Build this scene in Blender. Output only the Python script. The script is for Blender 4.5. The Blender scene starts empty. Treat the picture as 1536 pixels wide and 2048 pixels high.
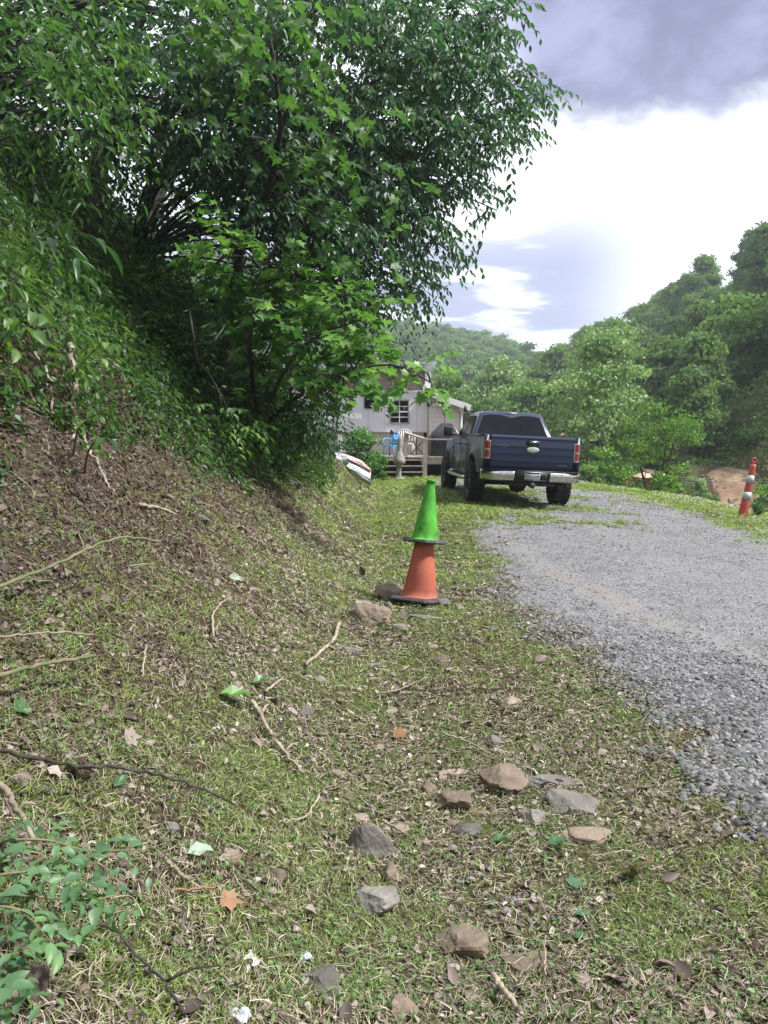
import bpy, bmesh, math, random
import numpy as np
from mathutils import Vector, Matrix
R = math.radians
rng = np.random.default_rng(11)
random.seed(11)
SC = bpy.context.scene
COL = SC.collection

# ------------------------------------------------------------------ camera
FPX, CU, CV = 1479.0, 768.0, 1024.0
PITCH = 6.1
CAMH = 1.5
cam = bpy.data.cameras.new("camera")
camo = bpy.data.objects.new("camera", cam)
COL.objects.link(camo)
cam.sensor_fit = 'VERTICAL'
cam.sensor_height = 24.0
cam.lens = 24.0 * FPX / 2048.0
cam.clip_start = 0.05
cam.clip_end = 3000
camo.location = (0, 0, CAMH)
camo.rotation_euler = (R(90 - PITCH), 0, 0)
SC.camera = camo

# ------------------------------------------------------------------ world, sun, exposure
SUN_EL, SUN_AZ = 52.0, 100.0      # azimuth measured from +Y towards +X
SUN_STRENGTH, SUN_ANGLE = 4.5, 4.0
SKY_STRENGTH = 0.1
EXPOSURE = 0.8
SC.view_settings.view_transform = 'Standard'
SC.view_settings.look = 'None'
SC.view_settings.exposure = EXPOSURE
SC.view_settings.gamma = 1.0
SC.cycles.max_bounces = 7
SC.cycles.diffuse_bounces = 3
SC.cycles.glossy_bounces = 3
SC.cycles.transmission_bounces = 5
SC.cycles.transparent_max_bounces = 8
SC.cycles.volume_bounces = 0
SC.cycles.caustics_reflective = False
SC.cycles.caustics_refractive = False
SC.cycles.use_denoising = True

W = bpy.data.worlds.new("World")
SC.world = W
W.use_nodes = True
wn, wl = W.node_tree.nodes, W.node_tree.links
wn.clear()
def N(tree, typ, **kw):
    n = tree.nodes.new(typ)
    for k, v in kw.items():
        if k in ('operation', 'blend_type', 'data_type', 'noise_dimensions', 'sky_type', 'sun_disc', 'sun_elevation',
                 'sun_rotation', 'attribute_name', 'feature', 'interpolation_type', 'musgrave_type', 'wave_type',
                 'bands_direction', 'normalize', 'distance', 'altitude', 'air_density', 'dust_density', 'clamp', 'use_clamp'):
            setattr(n, k, v)
        else:
            n.inputs[k.replace('_', ' ')].default_value = v
    return n
def ramp(tree, stops, interp='LINEAR'):
    n = tree.nodes.new('ShaderNodeValToRGB')
    cr = n.color_ramp
    cr.interpolation = interp
    while len(cr.elements) > 1:
        cr.elements.remove(cr.elements[-1])
    for i, (p, c) in enumerate(stops):
        e = cr.elements[0] if i == 0 else cr.elements.new(p)
        e.position = p
        c = (c, c, c) if isinstance(c, (int, float)) else c
        e.color = (c[0], c[1], c[2], 1)
    return n
WT = W.node_tree
def mth(t, op, a, b=None, clamp=False):
    n = t.nodes.new('ShaderNodeMath'); n.operation = op; n.use_clamp = clamp
    for i, v in enumerate((a, b)):
        if v is None: continue
        if isinstance(v, (int, float)): n.inputs[i].default_value = v
        else: t.links.new(v, n.inputs[i])
    return n.outputs[0]
def mixc(t, f, a, b, mode='MIX'):
    n = t.nodes.new('ShaderNodeMix'); n.data_type = 'RGBA'; n.blend_type = mode
    for s, v in ((n.inputs['Factor'], f), (n.inputs['A'], a), (n.inputs['B'], b)):
        pass
    fi = n.inputs[0]; ai = n.inputs[6]; bi = n.inputs[7]
    for s, v in ((fi, f), (ai, a), (bi, b)):
        if isinstance(v, (int, float)): s.default_value = v
        elif isinstance(v, tuple): s.default_value = (v[0], v[1], v[2], 1)
        else: t.links.new(v, s)
    return n.outputs[2]
def maprange(t, v, a, b, c=0.0, d=1.0, smooth=True):
    n = t.nodes.new('ShaderNodeMapRange')
    n.interpolation_type = 'SMOOTHSTEP' if smooth else 'LINEAR'
    t.links.new(v, n.inputs[0])
    for i, x in enumerate((a, b, c, d)): n.inputs[i + 1].default_value = x
    return n.outputs[0]

sky = N(WT, 'ShaderNodeTexSky', sky_type='NISHITA', sun_disc=False, sun_elevation=R(SUN_EL), sun_rotation=R(SUN_AZ),
        air_density=1.0, dust_density=2.0)
tc = WT.nodes.new('ShaderNodeTexCoord')
sep = WT.nodes.new('ShaderNodeSeparateXYZ'); wl.new(tc.outputs['Generated'], sep.inputs[0])
dx, dy, dz = sep.outputs
# clouds live in a flat layer: direction projected on a plane at constant height
den = mth(WT, 'ADD', dz, 0.22)
px, py = mth(WT, 'DIVIDE', dx, den), mth(WT, 'DIVIDE', dy, den)
cmb = WT.nodes.new('ShaderNodeCombineXYZ'); wl.new(px, cmb.inputs[0]); wl.new(py, cmb.inputs[1])
n1 = N(WT, 'ShaderNodeTexNoise', Scale=1.15, Detail=6.0, Roughness=0.55); wl.new(cmb.outputs[0], n1.inputs['Vector'])
n2 = N(WT, 'ShaderNodeTexNoise', Scale=3.4, Detail=7.0, Roughness=0.6, Distortion=0.25)
mp = WT.nodes.new('ShaderNodeMapping'); mp.inputs['Location'].default_value = (3.1, 1.7, 0); wl.new(cmb.outputs[0], mp.inputs[0]); wl.new(mp.outputs[0], n2.inputs['Vector'])
n3 = N(WT, 'ShaderNodeTexNoise', Scale=2.6, Detail=7.0, Roughness=0.55, Distortion=0.4)
mp3 = WT.nodes.new('ShaderNodeMapping'); mp3.inputs['Location'].default_value = (1.1, 4.7, 0); mp3.inputs['Rotation'].default_value = (0, 0, .5); mp3.inputs['Scale'].default_value = (.8, 1.6, 1); wl.new(cmb.outputs[0], mp3.inputs[0]); wl.new(mp3.outputs[0], n3.inputs['Vector'])
# big slate cloud overhead: higher than ~23 degrees, ragged lower edge
edge = mth(WT, 'ADD', dz, mth(WT, 'MULTIPLY', mth(WT, 'SUBTRACT', n2.outputs[0], 0.5), 0.21))
edge = mth(WT, 'ADD', edge, mth(WT, 'MULTIPLY', dx, 0.04))
# nearer the tree the cloud thins to white again
over = maprange(WT, edge, 0.350, 0.405)
side = maprange(WT, mth(WT, 'ADD', dx, mth(WT, 'MULTIPLY', n1.outputs[0], 0.2)), 0.20, 0.28)
high = maprange(WT, dz, 0.62, 0.85, 1.0, 0.35)
over = mth(WT, 'MULTIPLY', mth(WT, 'MULTIPLY', over, side), high)
# low wisps near the horizon
low = mth(WT, 'MULTIPLY', maprange(WT, dz, 0.31, 0.20), maprange(WT, n3.outputs[0], 0.40, 0.53))
lowside = maprange(WT, dx, 0.36, 0.22)
low = mth(WT, 'MULTIPLY', low, lowside)
whitebase = mixc(WT, n1.outputs[0], (6.9, 7.2, 7.9), (9.4, 9.6, 10.1))
thin = mixc(WT, 0.9, sky.outputs[0], whitebase)
cl2 = mixc(WT, n1.outputs[0], (1.6, 1.8, 3.1), (0.9, 1.0, 1.9))
cl2 = mixc(WT, maprange(WT, n2.outputs[0], 0.45, 0.72), cl2, (2.6, 2.8, 4.4))
c1 = mixc(WT, mth(WT, 'MULTIPLY', low, 0.9), thin, (2.3, 2.7, 4.4))
c2 = mixc(WT, over, c1, cl2)
bg = WT.nodes.new('ShaderNodeBackground'); bg.inputs[1].default_value = SKY_STRENGTH
wo = WT.nodes.new('ShaderNodeOutputWorld')
wl.new(c2, bg.inputs[0]); wl.new(bg.outputs[0], wo.inputs[0])

sl = bpy.data.lights.new("sun", 'SUN'); sl.energy = SUN_STRENGTH; sl.angle = R(SUN_ANGLE); sl.color = (1.0, 0.98, 0.96)
so = bpy.data.objects.new("sun", sl); COL.objects.link(so)
sd = Vector((math.sin(R(SUN_AZ)) * math.cos(R(SUN_EL)), math.cos(R(SUN_AZ)) * math.cos(R(SUN_EL)), math.sin(R(SUN_EL))))
so.rotation_euler = sd.to_track_quat('Z', 'Y').to_euler()
so.location = sd * 30

# ------------------------------------------------------------------ helpers
def sm(x, a, b):
    t = np.clip((np.asarray(x, float) - a) / (b - a), 0, 1)
    return t * t * (3 - 2 * t)
_perm = np.random.default_rng(5).random((256, 256))
def vnoise(x, y, s=1.0, o=0.0):
    x = np.asarray(x, float) * s + 37.3 + o; y = np.asarray(y, float) * s + 71.9 - o * 1.7
    xi, yi = np.floor(x).astype(int), np.floor(y).astype(int)
    fx, fy = x - xi, y - yi
    fx = fx * fx * (3 - 2 * fx); fy = fy * fy * (3 - 2 * fy)
    g = lambda a, b: _perm[a & 255, b & 255]
    return (g(xi, yi) * (1 - fx) + g(xi + 1, yi) * fx) * (1 - fy) + (g(xi, yi + 1) * (1 - fx) + g(xi + 1, yi + 1) * fx) * fy - 0.5
def fbm(x, y, s=1.0, o=0.0, n=4):
    t = 0
    for k in range(n): t = t + vnoise(x, y, s * 2 ** k, o + 11 * k) / 2 ** k
    return t
def nrm(v):
    v = np.asarray(v, float)
    return v / np.maximum(np.linalg.norm(v, axis=-1, keepdims=True), 1e-9)
def P(u, v, D):
    """point on the ray of photo position (u, v) at forward distance D"""
    a = (CV - v) / FPX; b = (u - CU) / FPX
    c, s = math.cos(R(PITCH)), math.sin(R(PITCH))
    fy, fz = c + a * s, -s + a * c
    k = D / fy
    return np.array([b * k, D, CAMH + fz * k])

# ------------------------------------------------------------------ terrain
def toe(y):      return np.interp(y, [-5, 0, 2, 5, 9, 14, 18.3, 20.5, 24, 30, 60], [0.3, 0.25, 0.2, 0.15, 0.05, 0.0, -0.05, -1.6, -6.5, -9.5, -20])
def edge_x(y):   return np.interp(y, [-5, 5, 9, 13, 17, 21, 25, 30, 36, 60], [5.5, 6.0, 6.5, 7.2, 8.3, 8.2, 6.9, 3.5, 0.0, -12])
HR1 = ([-40, -12, 0, 9, 12, 16, 22, 28, 60], [330, 330, 330, 300, 210, 150, 125, 110, 100])
_sk = []
for (u, v) in [(-400, 560), (300, 600), (700, 630), (820, 625), (870, 635), (930, 645), (1000, 655), (1060, 672), (1092, 680), (1150, 650), (1240, 612), (1300, 575), (1350, 535), (1420, 520), (1480, 490), (1536, 455), (1700, 400), (2300, 380)]:
    az = math.degrees(math.atan2(u - CU, FPX)); r = float(np.interp(az, *HR1))
    _sk.append((az, P(u, v, r * math.cos(R(az)))[2] - (9.0 if r > 200 else 5.6)))
def ridge(az):   # height of the ground ridge (without trees), azimuth in degrees right of forward
    return np.interp(az, [a for a, b in _sk], [b for a, b in _sk])
def zg(x, y):
    x = np.asarray(x, float); y = np.asarray(y, float)
    z = 0.03 - 0.045 * np.maximum(0, x - 1.6) + 0.085 * sm(y, 8, 13) + 0.10 * np.exp(-((x - 0.3) / 1.2) ** 2 - ((y - 5.6) / 1.5) ** 2)
    t = toe(y); s = np.maximum(0, t - x)
    k = np.interp(y, [0, 8, 18], [0.85, 0.75, 0.35])
    b = 1.12 * (s - k * (1 - np.exp(-s / k)))
    b = np.where(s > 6, b - 0.35 * (s - 6), b)
    b = np.minimum(b, 16 + 0.05 * s)
    z = z + b
    # valley beyond the grass edge
    e = np.maximum(0, x - edge_x(y))
    z = z - 4.2 * (1 - np.exp(-(e / 7.5) ** 1.5))
    # gravel slightly crowned, wheel tracks
    # hills
    r = np.hypot(x, y); az = np.degrees(np.arctan2(x, y))
    r0 = np.interp(az, [-40, 0, 9, 13, 20, 28, 60], [120, 120, 110, 80, 52, 40, 40])
    r1 = np.interp(az, *HR1)
    h = ridge(az) + 4.0
    tt = np.clip((r - r0) / (r1 - r0), 0, 1)
    prof = tt ** 0.85
    z = np.where((y > 0) & (r > r0), z + h * prof, z)
    # eroded clay cut at the foot of the right hill
    z = z + 4.6 * sm(r, 36.5, 43) * sm(az, 19.0, 22.5) * (1 - sm(r, 48, 90)) * (y > 0)
    # unseen slope behind the camera, added to darken sky reflections on the truck
    z = z + 14 * sm(-y, 9, 48) * (1 - sm(np.abs(x), 120, 200) * 0)
    # roughness
    z = z + 0.035 * fbm(x, y, 1.3) * (1 + 2.5 * sm(s, 0.3, 2)) + 0.012 * fbm(x, y, 7.0, 3) * (1 + 1.8 * sm(s, 0.5, 2))
    z = z + 0.25 * fbm(x, y, 0.35, 9) * sm(s, 1.5, 4)
    z = z + 1.2 * fbm(x, y, 0.07, 9) * sm(r, 60, 120)
    return z
Z0 = float(zg(0, 0))
_zg = zg
def zg(x, y): return _zg(x, y) - Z0
def hit(u, v, dmax=80.0):
    """where the photo position meets the ground"""
    d = np.arange(0.6, dmax, 0.01)
    a = (CV - v) / FPX; b = (u - CU) / FPX
    c, s = math.cos(R(PITCH)), math.sin(R(PITCH))
    fy, fz = c + a * s, -s + a * c
    k = d / fy
    x, y, z = b * k, d, CAMH + fz * k
    w = z - zg(x, y)
    i = np.argmax(w < 0)
    if w[i] >= 0: i = len(d) - 1
    return np.array([x[i], y[i], float(zg(x[i], y[i]))])
def gnormal(x, y, e=0.05):
    gx = (zg(x + e, y) - zg(x - e, y)) / (2 * e); gy = (zg(x, y + e) - zg(x, y - e)) / (2 * e)
    return nrm(np.stack([-gx, -gy, np.ones_like(gx)], -1))

# ------------------------------------------------------------------ mesh bag
class Bag:
    def __init__(s): s.v = []; s.l = []; s.c = []; s.t = []; s.m = []; s.n = 0
    def add(s, v, faces, tint=0.5, mat=0):
        v = np.asarray(v, float).reshape(-1, 3)
        s.v.append(v)
        s.t.append(np.full(len(v), tint, float) if np.isscalar(tint) else np.asarray(tint, float))
        for f in faces:
            s.l.append(np.asarray(f, np.int64) + s.n); s.c.append(np.array([len(f)])); s.m.append(np.array([mat]))
        s.n += len(v)
        return s
    def inst(s, tv, tf, pos, mats, tint):
        """tv (K,3) template, tf faces, pos (N,3), mats (N,3,3) columns = axes, tint (N)"""
        tv = np.asarray(tv, float); n = len(pos); k = len(tv)
        if n == 0: return s
        v = np.einsum('nij,kj->nki', mats, tv) + pos[:, None, :]
        s.v.append(v.reshape(-1, 3)); s.t.append(np.repeat(np.asarray(tint, float), k))
        lp = np.concatenate([np.asarray(f) for f in tf]); ct = np.array([len(f) for f in tf])
        off = (np.arange(n) * k + s.n)[:, None]
        s.l.append((lp[None, :] + off).ravel()); s.c.append(np.tile(ct, n)); s.m.append(np.zeros(len(ct) * n, int))
        s.n += n * k
        return s
    def build(s, name, mats, parent=None, smooth=True, loc=None, rot=None, local=None):
        v = np.concatenate(s.v); l = np.concatenate(s.l); c = np.concatenate(s.c); m = np.concatenate(s.m)
        if local is not None: v = v - np.asarray(local)[None, :]
        me = bpy.data.meshes.new(name)
        me.vertices.add(len(v)); me.vertices.foreach_set('co', v.astype(np.float32).ravel())
        me.loops.add(len(l)); me.loops.foreach_set('vertex_index', l.astype(np.int32))
        me.polygons.add(len(c)); me.polygons.foreach_set('loop_start', np.concatenate([[0], np.cumsum(c)[:-1]]).astype(np.int32))
        me.polygons.foreach_set('material_index', m.astype(np.int32))
        me.polygons.foreach_set('use_smooth', np.full(len(c), smooth))
        at = me.attributes.new('tint', 'FLOAT', 'POINT'); at.data.foreach_set('value', np.concatenate(s.t).astype(np.float32))
        for mm in (mats if isinstance(mats, (list, tuple)) else [mats]): me.materials.append(mm)
        me.update(calc_edges=True); me.validate()
        o = bpy.data.objects.new(name, me); COL.objects.link(o)
        if parent is not None: o.parent = parent
        if local is not None and parent is None: o.location = tuple(local)
        if loc is not None: o.location = loc
        if rot is not None: o.rotation_euler = rot
        return o
def tag(o, label=None, cat=None, group=None, kind=None):
    if label: o['label'] = label
    if cat: o['category'] = cat
    if group: o['group'] = group
    if kind: o['kind'] = kind
    return o
def empty(name, loc=(0, 0, 0), rot=(0, 0, 0), label=None, cat=None, group=None):
    o = bpy.data.objects.new(name, None); COL.objects.link(o)
    o.empty_display_size = 0.2
    o.location = tuple(float(a) for a in loc); o.rotation_euler = rot
    return tag(o, label, cat, group)

BOXF = [(0, 3, 2, 1), (4, 5, 6, 7), (0, 1, 5, 4), (1, 2, 6, 5), (2, 3, 7, 6), (3, 0, 4, 7)]
def box(b, x0, x1, y0, y1, z0, z1, M=None, mat=0, tint=0.5):
    v = np.array([[x0, y0, z0], [x1, y0, z0], [x1, y1, z0], [x0, y1, z0], [x0, y0, z1], [x1, y0, z1], [x1, y1, z1], [x0, y1, z1]], float)
    if M is not None: v = v @ np.array(M)[:3, :3].T + np.array(M)[:3, 3]
    b.add(v, BOXF, tint, mat); return b
def beam(b, p, q, w, h, up=(0, 0, 1), mat=0, tint=0.5):
    p, q = np.asarray(p, float), np.asarray(q, float)
    d = nrm(q - p); x = np.cross(d, up)
    if np.linalg.norm(x) < 1e-3: x = np.cross(d, (0, 1, 0))
    x = nrm(x); z = np.cross(x, d)
    v = [p + x * a * w / 2 + z * c * h / 2 for a, c in ((-1, -1), (1, -1), (1, 1), (-1, 1))] + [q + x * a * w / 2 + z * c * h / 2 for a, c in ((-1, -1), (1, -1), (1, 1), (-1, 1))]
    b.add(v, [(0, 1, 2, 3), (4, 7, 6, 5), (0, 4, 5, 1), (1, 5, 6, 2), (2, 6, 7, 3), (3, 7, 4, 0)], tint, mat); return b
def tube(b, pts, rad, seg=6, mat=0, tint=0.5, caps=True):
    pts = np.asarray(pts, float); n = len(pts)
    rad = np.full(n, rad) if np.isscalar(rad) else np.asarray(rad, float)
    tg = nrm(np.gradient(pts, axis=0))
    ref = np.array([0, 0, 1.0]) if abs(tg[0][2]) < 0.9 else np.array([1.0, 0, 0])
    vs = []
    x = nrm(np.cross(tg[0], ref))
    for i in range(n):
        x = nrm(x - tg[i] * np.dot(x, tg[i])); y = np.cross(tg[i], x)
        a = np.arange(seg) * 2 * math.pi / seg
        vs.append(pts[i] + rad[i] * (np.cos(a)[:, None] * x + np.sin(a)[:, None] * y))
    f = []
    for i in range(n - 1):
        for j in range(seg):
            k = (j + 1) % seg
            f.append((i * seg + j, i * seg + k, (i + 1) * seg + k, (i + 1) * seg + j))
    if caps: f.append(tuple(range(seg))[::-1]); f.append(tuple((n - 1) * seg + j for j in range(seg)))
    b.add(np.concatenate(vs), f, tint, mat); return b
def spline(ctrl, n=12):
    c = np.asarray(ctrl, float)
    if len(c) == 2: return c[0] + (c[1] - c[0]) * np.linspace(0, 1, n)[:, None]
    c = np.vstack([2 * c[0] - c[1], c, 2 * c[-1] - c[-2]])
    out = []
    m = len(c) - 3
    for t in np.linspace(0, m - 1e-6, n):
        i = int(t); f = t - i
        p0, p1, p2, p3 = c[i:i + 4]
        out.append(0.5 * ((2 * p1) + (-p0 + p2) * f + (2 * p0 - 5 * p1 + 4 * p2 - p3) * f * f + (-p0 + 3 * p1 - 3 * p2 + p3) * f ** 3))
    return np.array(out)
def lathe(b, prof, seg=24, M=None, mat=0, tint=0.5, closed=False):
    """prof list of (r, z); M 4x4 optional"""
    a = np.arange(seg) * 2 * math.pi / seg
    v = np.concatenate([np.stack([r * np.cos(a), r * np.sin(a), np.full(seg, z)], 1) for r, z in prof])
    if M is not None: v = v @ np.array(M)[:3, :3].T + np.array(M)[:3, 3]
    n = len(prof); f = []
    for i in range(n if closed else n - 1):
        i2 = (i + 1) % n
        for j in range(seg):
            k = (j + 1) % seg
            f.append((i * seg + j, i * seg + k, i2 * seg + k, i2 * seg + j))
    b.add(v, f, tint, mat); return b
def ico(sub):
    bm = bmesh.new(); bmesh.ops.create_icosphere(bm, subdivisions=sub, radius=1)
    v = np.array([x.co[:] for x in bm.verts]); f = [tuple(x.index for x in p.verts) for p in bm.faces]
    bm.free(); return v, f
ICO = {k: ico(k) for k in (1, 2, 3, 4)}
def rock_shape(sub, nplanes=11, rs=None, rough=0.03):
    rs = rs or rng
    v, f = ICO[sub]
    n = nrm(rs.normal(size=(nplanes, 3))); h = rs.uniform(0.62, 1.0, nplanes)
    d = v @ n.T
    r = np.min(np.where(d > 0.05, h[None, :] / np.maximum(d, 0.05), 9), axis=1)
    r = np.minimum(r, 1.25)
    w = v * r[:, None]
    if sub >= 3: w = w * (1 + rough * (fbm(w[:, 0] * 3 + w[:, 2], w[:, 1] * 3 - w[:, 2] * 2, 1.3, rs.uniform(0, 50)) * 2))[:, None]
    return w, f

# ------------------------------------------------------------------ materials
def newmat(name):
    m = bpy.data.materials.new(name); m.use_nodes = True
    t = m.node_tree; t.nodes.clear()
    out = t.nodes.new('ShaderNodeOutputMaterial'); p = t.nodes.new('ShaderNodeBsdfPrincipled')
    t.links.new(p.outputs[0], out.inputs[0])
    return m, t, p, out
def noise(t, scale, detail=4, rough=0.55, vec=None, dist=0.0):
    n = N(t, 'ShaderNodeTexNoise', Scale=float(scale), Detail=float(detail), Roughness=rough, Distortion=dist)
    if vec is None:
        g = t.nodes.new('ShaderNodeTexCoord'); vec = g.outputs['Object']
    t.links.new(vec, n.inputs['Vector'])
    return n.outputs[0]
def mat(name, c1, c2=None, rough=0.6, scale=6, metal=0.0, bump=0.0, bscale=None, spec=0.5, lo=0.35, hi=0.65, coat=0.0, c3=None, s3=20, f3=0.5, detail=5):
    m, t, p, out = newmat(name)
    p.inputs['Roughness'].default_value = rough; p.inputs['Metallic'].default_value = metal
    p.inputs['Specular IOR Level'].default_value = spec; p.inputs['Coat Weight'].default_value = coat
    c2 = c2 or tuple(x * 0.8 for x in c1)
    n = noise(t, scale, detail)
    col = mixc(t, maprange(t, n, lo, hi), c1, c2)
    if c3 is not None:
        n3 = noise(t, s3, 3, 0.7)
        col = mixc(t, mth(t, 'MULTIPLY', maprange(t, n3, 0.55, 0.68), f3), col, c3)
    t.links.new(col, p.inputs['Base Color'])
    if bump:
        bn = t.nodes.new('ShaderNodeBump'); bn.inputs['Strength'].default_value = min(1, bump); bn.inputs['Distance'].default_value = 0.02 * max(1, bump)
        t.links.new(noise(t, bscale or scale * 4, 5, 0.65), bn.inputs['Height']); t.links.new(bn.outputs[0], p.inputs['Normal'])
    return m
def leafmat(name, stops, trans=0.4, rough=0.45, tcol=(0.9, 1.0, 0.35), spec=0.4, rnd=0.0, gain=1.0):
    m, t, p, out = newmat(name)
    a = N(t, 'ShaderNodeAttribute', attribute_name='tint')
    f = a.outputs['Fac']
    if rnd:
        oi = t.nodes.new('ShaderNodeObjectInfo')
        f = mth(t, 'ADD', mth(t, 'MULTIPLY', f, 1 - rnd), mth(t, 'MULTIPLY', oi.outputs['Random'], rnd), True)
    r = ramp(t, [(i / (len(stops) - 1), c) for i, c in enumerate(stops)]); t.links.new(f, r.inputs[0])
    t.links.new(r.outputs[0], p.inputs['Base Color'])
    p.inputs['Roughness'].default_value = rough; p.inputs['Specular IOR Level'].default_value = spec
    tr = t.nodes.new('ShaderNodeBsdfTranslucent')
    tc_ = mixc(t, 1.0, r.outputs[0], (tcol[0] * 1.35 * gain, tcol[1] * 1.38 * gain, (tcol[2] + .15) * 1.5 * gain), 'MULTIPLY')
    t.links.new(tc_, tr.inputs[0])
    mx = t.nodes.new('ShaderNodeMixShader'); mx.inputs[0].default_value = trans
    t.links.new(p.outputs[0], mx.inputs[1]); t.links.new(tr.outputs[0], mx.inputs[2]); t.links.new(mx.outputs[0], out.inputs[0])
    return m
def tintmat(name, stops, rough=0.8, bump=0.0, bscale=60, spec=0.3, nz=0.25, nscale=30):
    m, t, p, out = newmat(name)
    a = N(t, 'ShaderNodeAttribute', attribute_name='tint')
    f = mth(t, 'ADD', a.outputs['Fac'], mth(t, 'MULTIPLY', mth(t, 'SUBTRACT', noise(t, nscale, 4), 0.5), nz), True)
    r = ramp(t, [(i / (len(stops) - 1), c) for i, c in enumerate(stops)]); t.links.new(f, r.inputs[0])
    t.links.new(r.outputs[0], p.inputs['Base Color'])
    p.inputs['Roughness'].default_value = rough; p.inputs['Specular IOR Level'].default_value = spec
    if bump:
        bn = t.nodes.new('ShaderNodeBump'); bn.inputs['Strength'].default_value = bump; bn.inputs['Distance'].default_value = 0.01
        t.links.new(noise(t, bscale, 5, 0.65), bn.inputs['Height']); t.links.new(bn.outputs[0], p.inputs['Normal'])
    return m

M_BARK = mat('bark', (0.03, 0.026, 0.021), (0.065, 0.056, 0.045), 0.9, 9, bump=0.8, bscale=30)
M_TWIG = mat('twig', (0.16, 0.13, 0.09), (0.30, 0.25, 0.18), 0.85, 12, bump=0.4, bscale=80)
M_CANE = mat('cane', (0.10, 0.13, 0.05), (0.20, 0.15, 0.09), 0.7, 7, lo=0.4, hi=0.6)
M_DEAD = mat('dead_wood', (0.26, 0.21, 0.155), (0.42, 0.36, 0.27), 0.85, 14, bump=0.5, bscale=90, c3=(0.12, 0.09, 0.06), s3=40)
L_BIG = leafmat('leaf_overhang', [(0.04, 0.085, 0.042), (0.07, 0.145, 0.055), (0.13, 0.235, 0.07)], 0.42, 0.42, spec=0.6, tcol=(.75, 1.0, .5))
L_BROAD = leafmat('leaf_broad', [(0.035, 0.08, 0.035), (0.06, 0.135, 0.045), (0.11, 0.21, 0.055)], 0.45, 0.45, spec=0.45)
L_MAPLE = leafmat('leaf_maple', [(0.05, 0.13, 0.05), (0.10, 0.23, 0.06), (0.20, 0.36, 0.08)], 0.42, 0.4, spec=0.5)
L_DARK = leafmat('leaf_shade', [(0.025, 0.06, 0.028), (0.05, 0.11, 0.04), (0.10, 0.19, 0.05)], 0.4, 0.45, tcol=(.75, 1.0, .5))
L_VINE = leafmat('leaf_vine', [(0.03, 0.075, 0.022), (0.065, 0.145, 0.032), (0.14, 0.25, 0.05)], 0.38, 0.45, spec=0.45)
L_LONG = leafmat('leaf_long', [(0.03, 0.08, 0.03), (0.07, 0.16, 0.05), (0.13, 0.24, 0.06)], 0.35, 0.38, spec=0.6)
L_ROSE = leafmat('leaf_rose', [(0.07, 0.15, 0.07), (0.12, 0.23, 0.10), (0.17, 0.32, 0.08)], 0.35, 0.45, spec=0.5)
L_FOREST = leafmat('leaf_forest', [(0.045, 0.10, 0.055), (0.07, 0.15, 0.065), (0.10, 0.20, 0.06), (0.13, 0.20, 0.07), (0.20, 0.33, 0.07), (0.12, 0.24, 0.10), (0.26, 0.38, 0.09)], 0.4, 0.6, rnd=0.55, spec=0.3)
L_SYC = leafmat('leaf_pale', [(0.13, 0.23, 0.08), (0.25, 0.38, 0.13), (0.45, 0.56, 0.28)], 0.35, 0.5, spec=0.4)
L_APPLE = leafmat('leaf_orchard', [(0.055, 0.12, 0.025), (0.11, 0.22, 0.035), (0.24, 0.38, 0.06)], 0.4, 0.45)
L_GRASS = leafmat('grass_blade', [(0.50, 0.45, 0.28), (0.32, 0.31, 0.14), (0.12, 0.17, 0.04), (0.18, 0.25, 0.055), (0.33, 0.42, 0.12)], 0.3, 0.6, spec=0.25)
L_LAWN = leafmat('lawn_blade', [(0.27, 0.31, 0.10), (0.24, 0.36, 0.07), (0.36, 0.50, 0.09)], 0.35, 0.6, spec=0.25)
L_CLOVER = leafmat('clover_leaf', [(0.06, 0.115, 0.035), (0.12, 0.215, 0.065), (0.27, 0.40, 0.15)], 0.3, 0.5, spec=0.35)
L_LITTER = leafmat('dead_leaf', [(0.04, 0.029, 0.023), (0.12, 0.088, 0.07), (0.25, 0.195, 0.165), (0.54, 0.47, 0.42)], 0.12, 0.6, tcol=(1.0, 0.75, 0.5), spec=0.35)
L_STRAW = leafmat('straw', [(0.09, 0.07, 0.048), (0.28, 0.245, 0.165), (0.62, 0.57, 0.42)], 0.15, 0.7, tcol=(1, 0.8, 0.5), spec=0.25)
M_STONE = tintmat('gravel_stone', [(0.03, 0.03, 0.031), (0.08, 0.08, 0.083), (0.15, 0.15, 0.153), (0.33, 0.325, 0.32)], 0.75, 0.35, 90)
M_ROCK = tintmat('field_rock', [(0.055, 0.043, 0.032), (0.14, 0.11, 0.08), (0.24, 0.19, 0.14), (0.36, 0.30, 0.22)], 0.85, 0.8, 45, nz=0.55, nscale=14)
M_ROCKG = tintmat('slate_rock', [(0.05, 0.045, 0.038), (0.125, 0.115, 0.10), (0.21, 0.195, 0.175), (0.32, 0.30, 0.275)], 0.8, 0.8, 45, nz=0.5, nscale=12)

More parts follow.
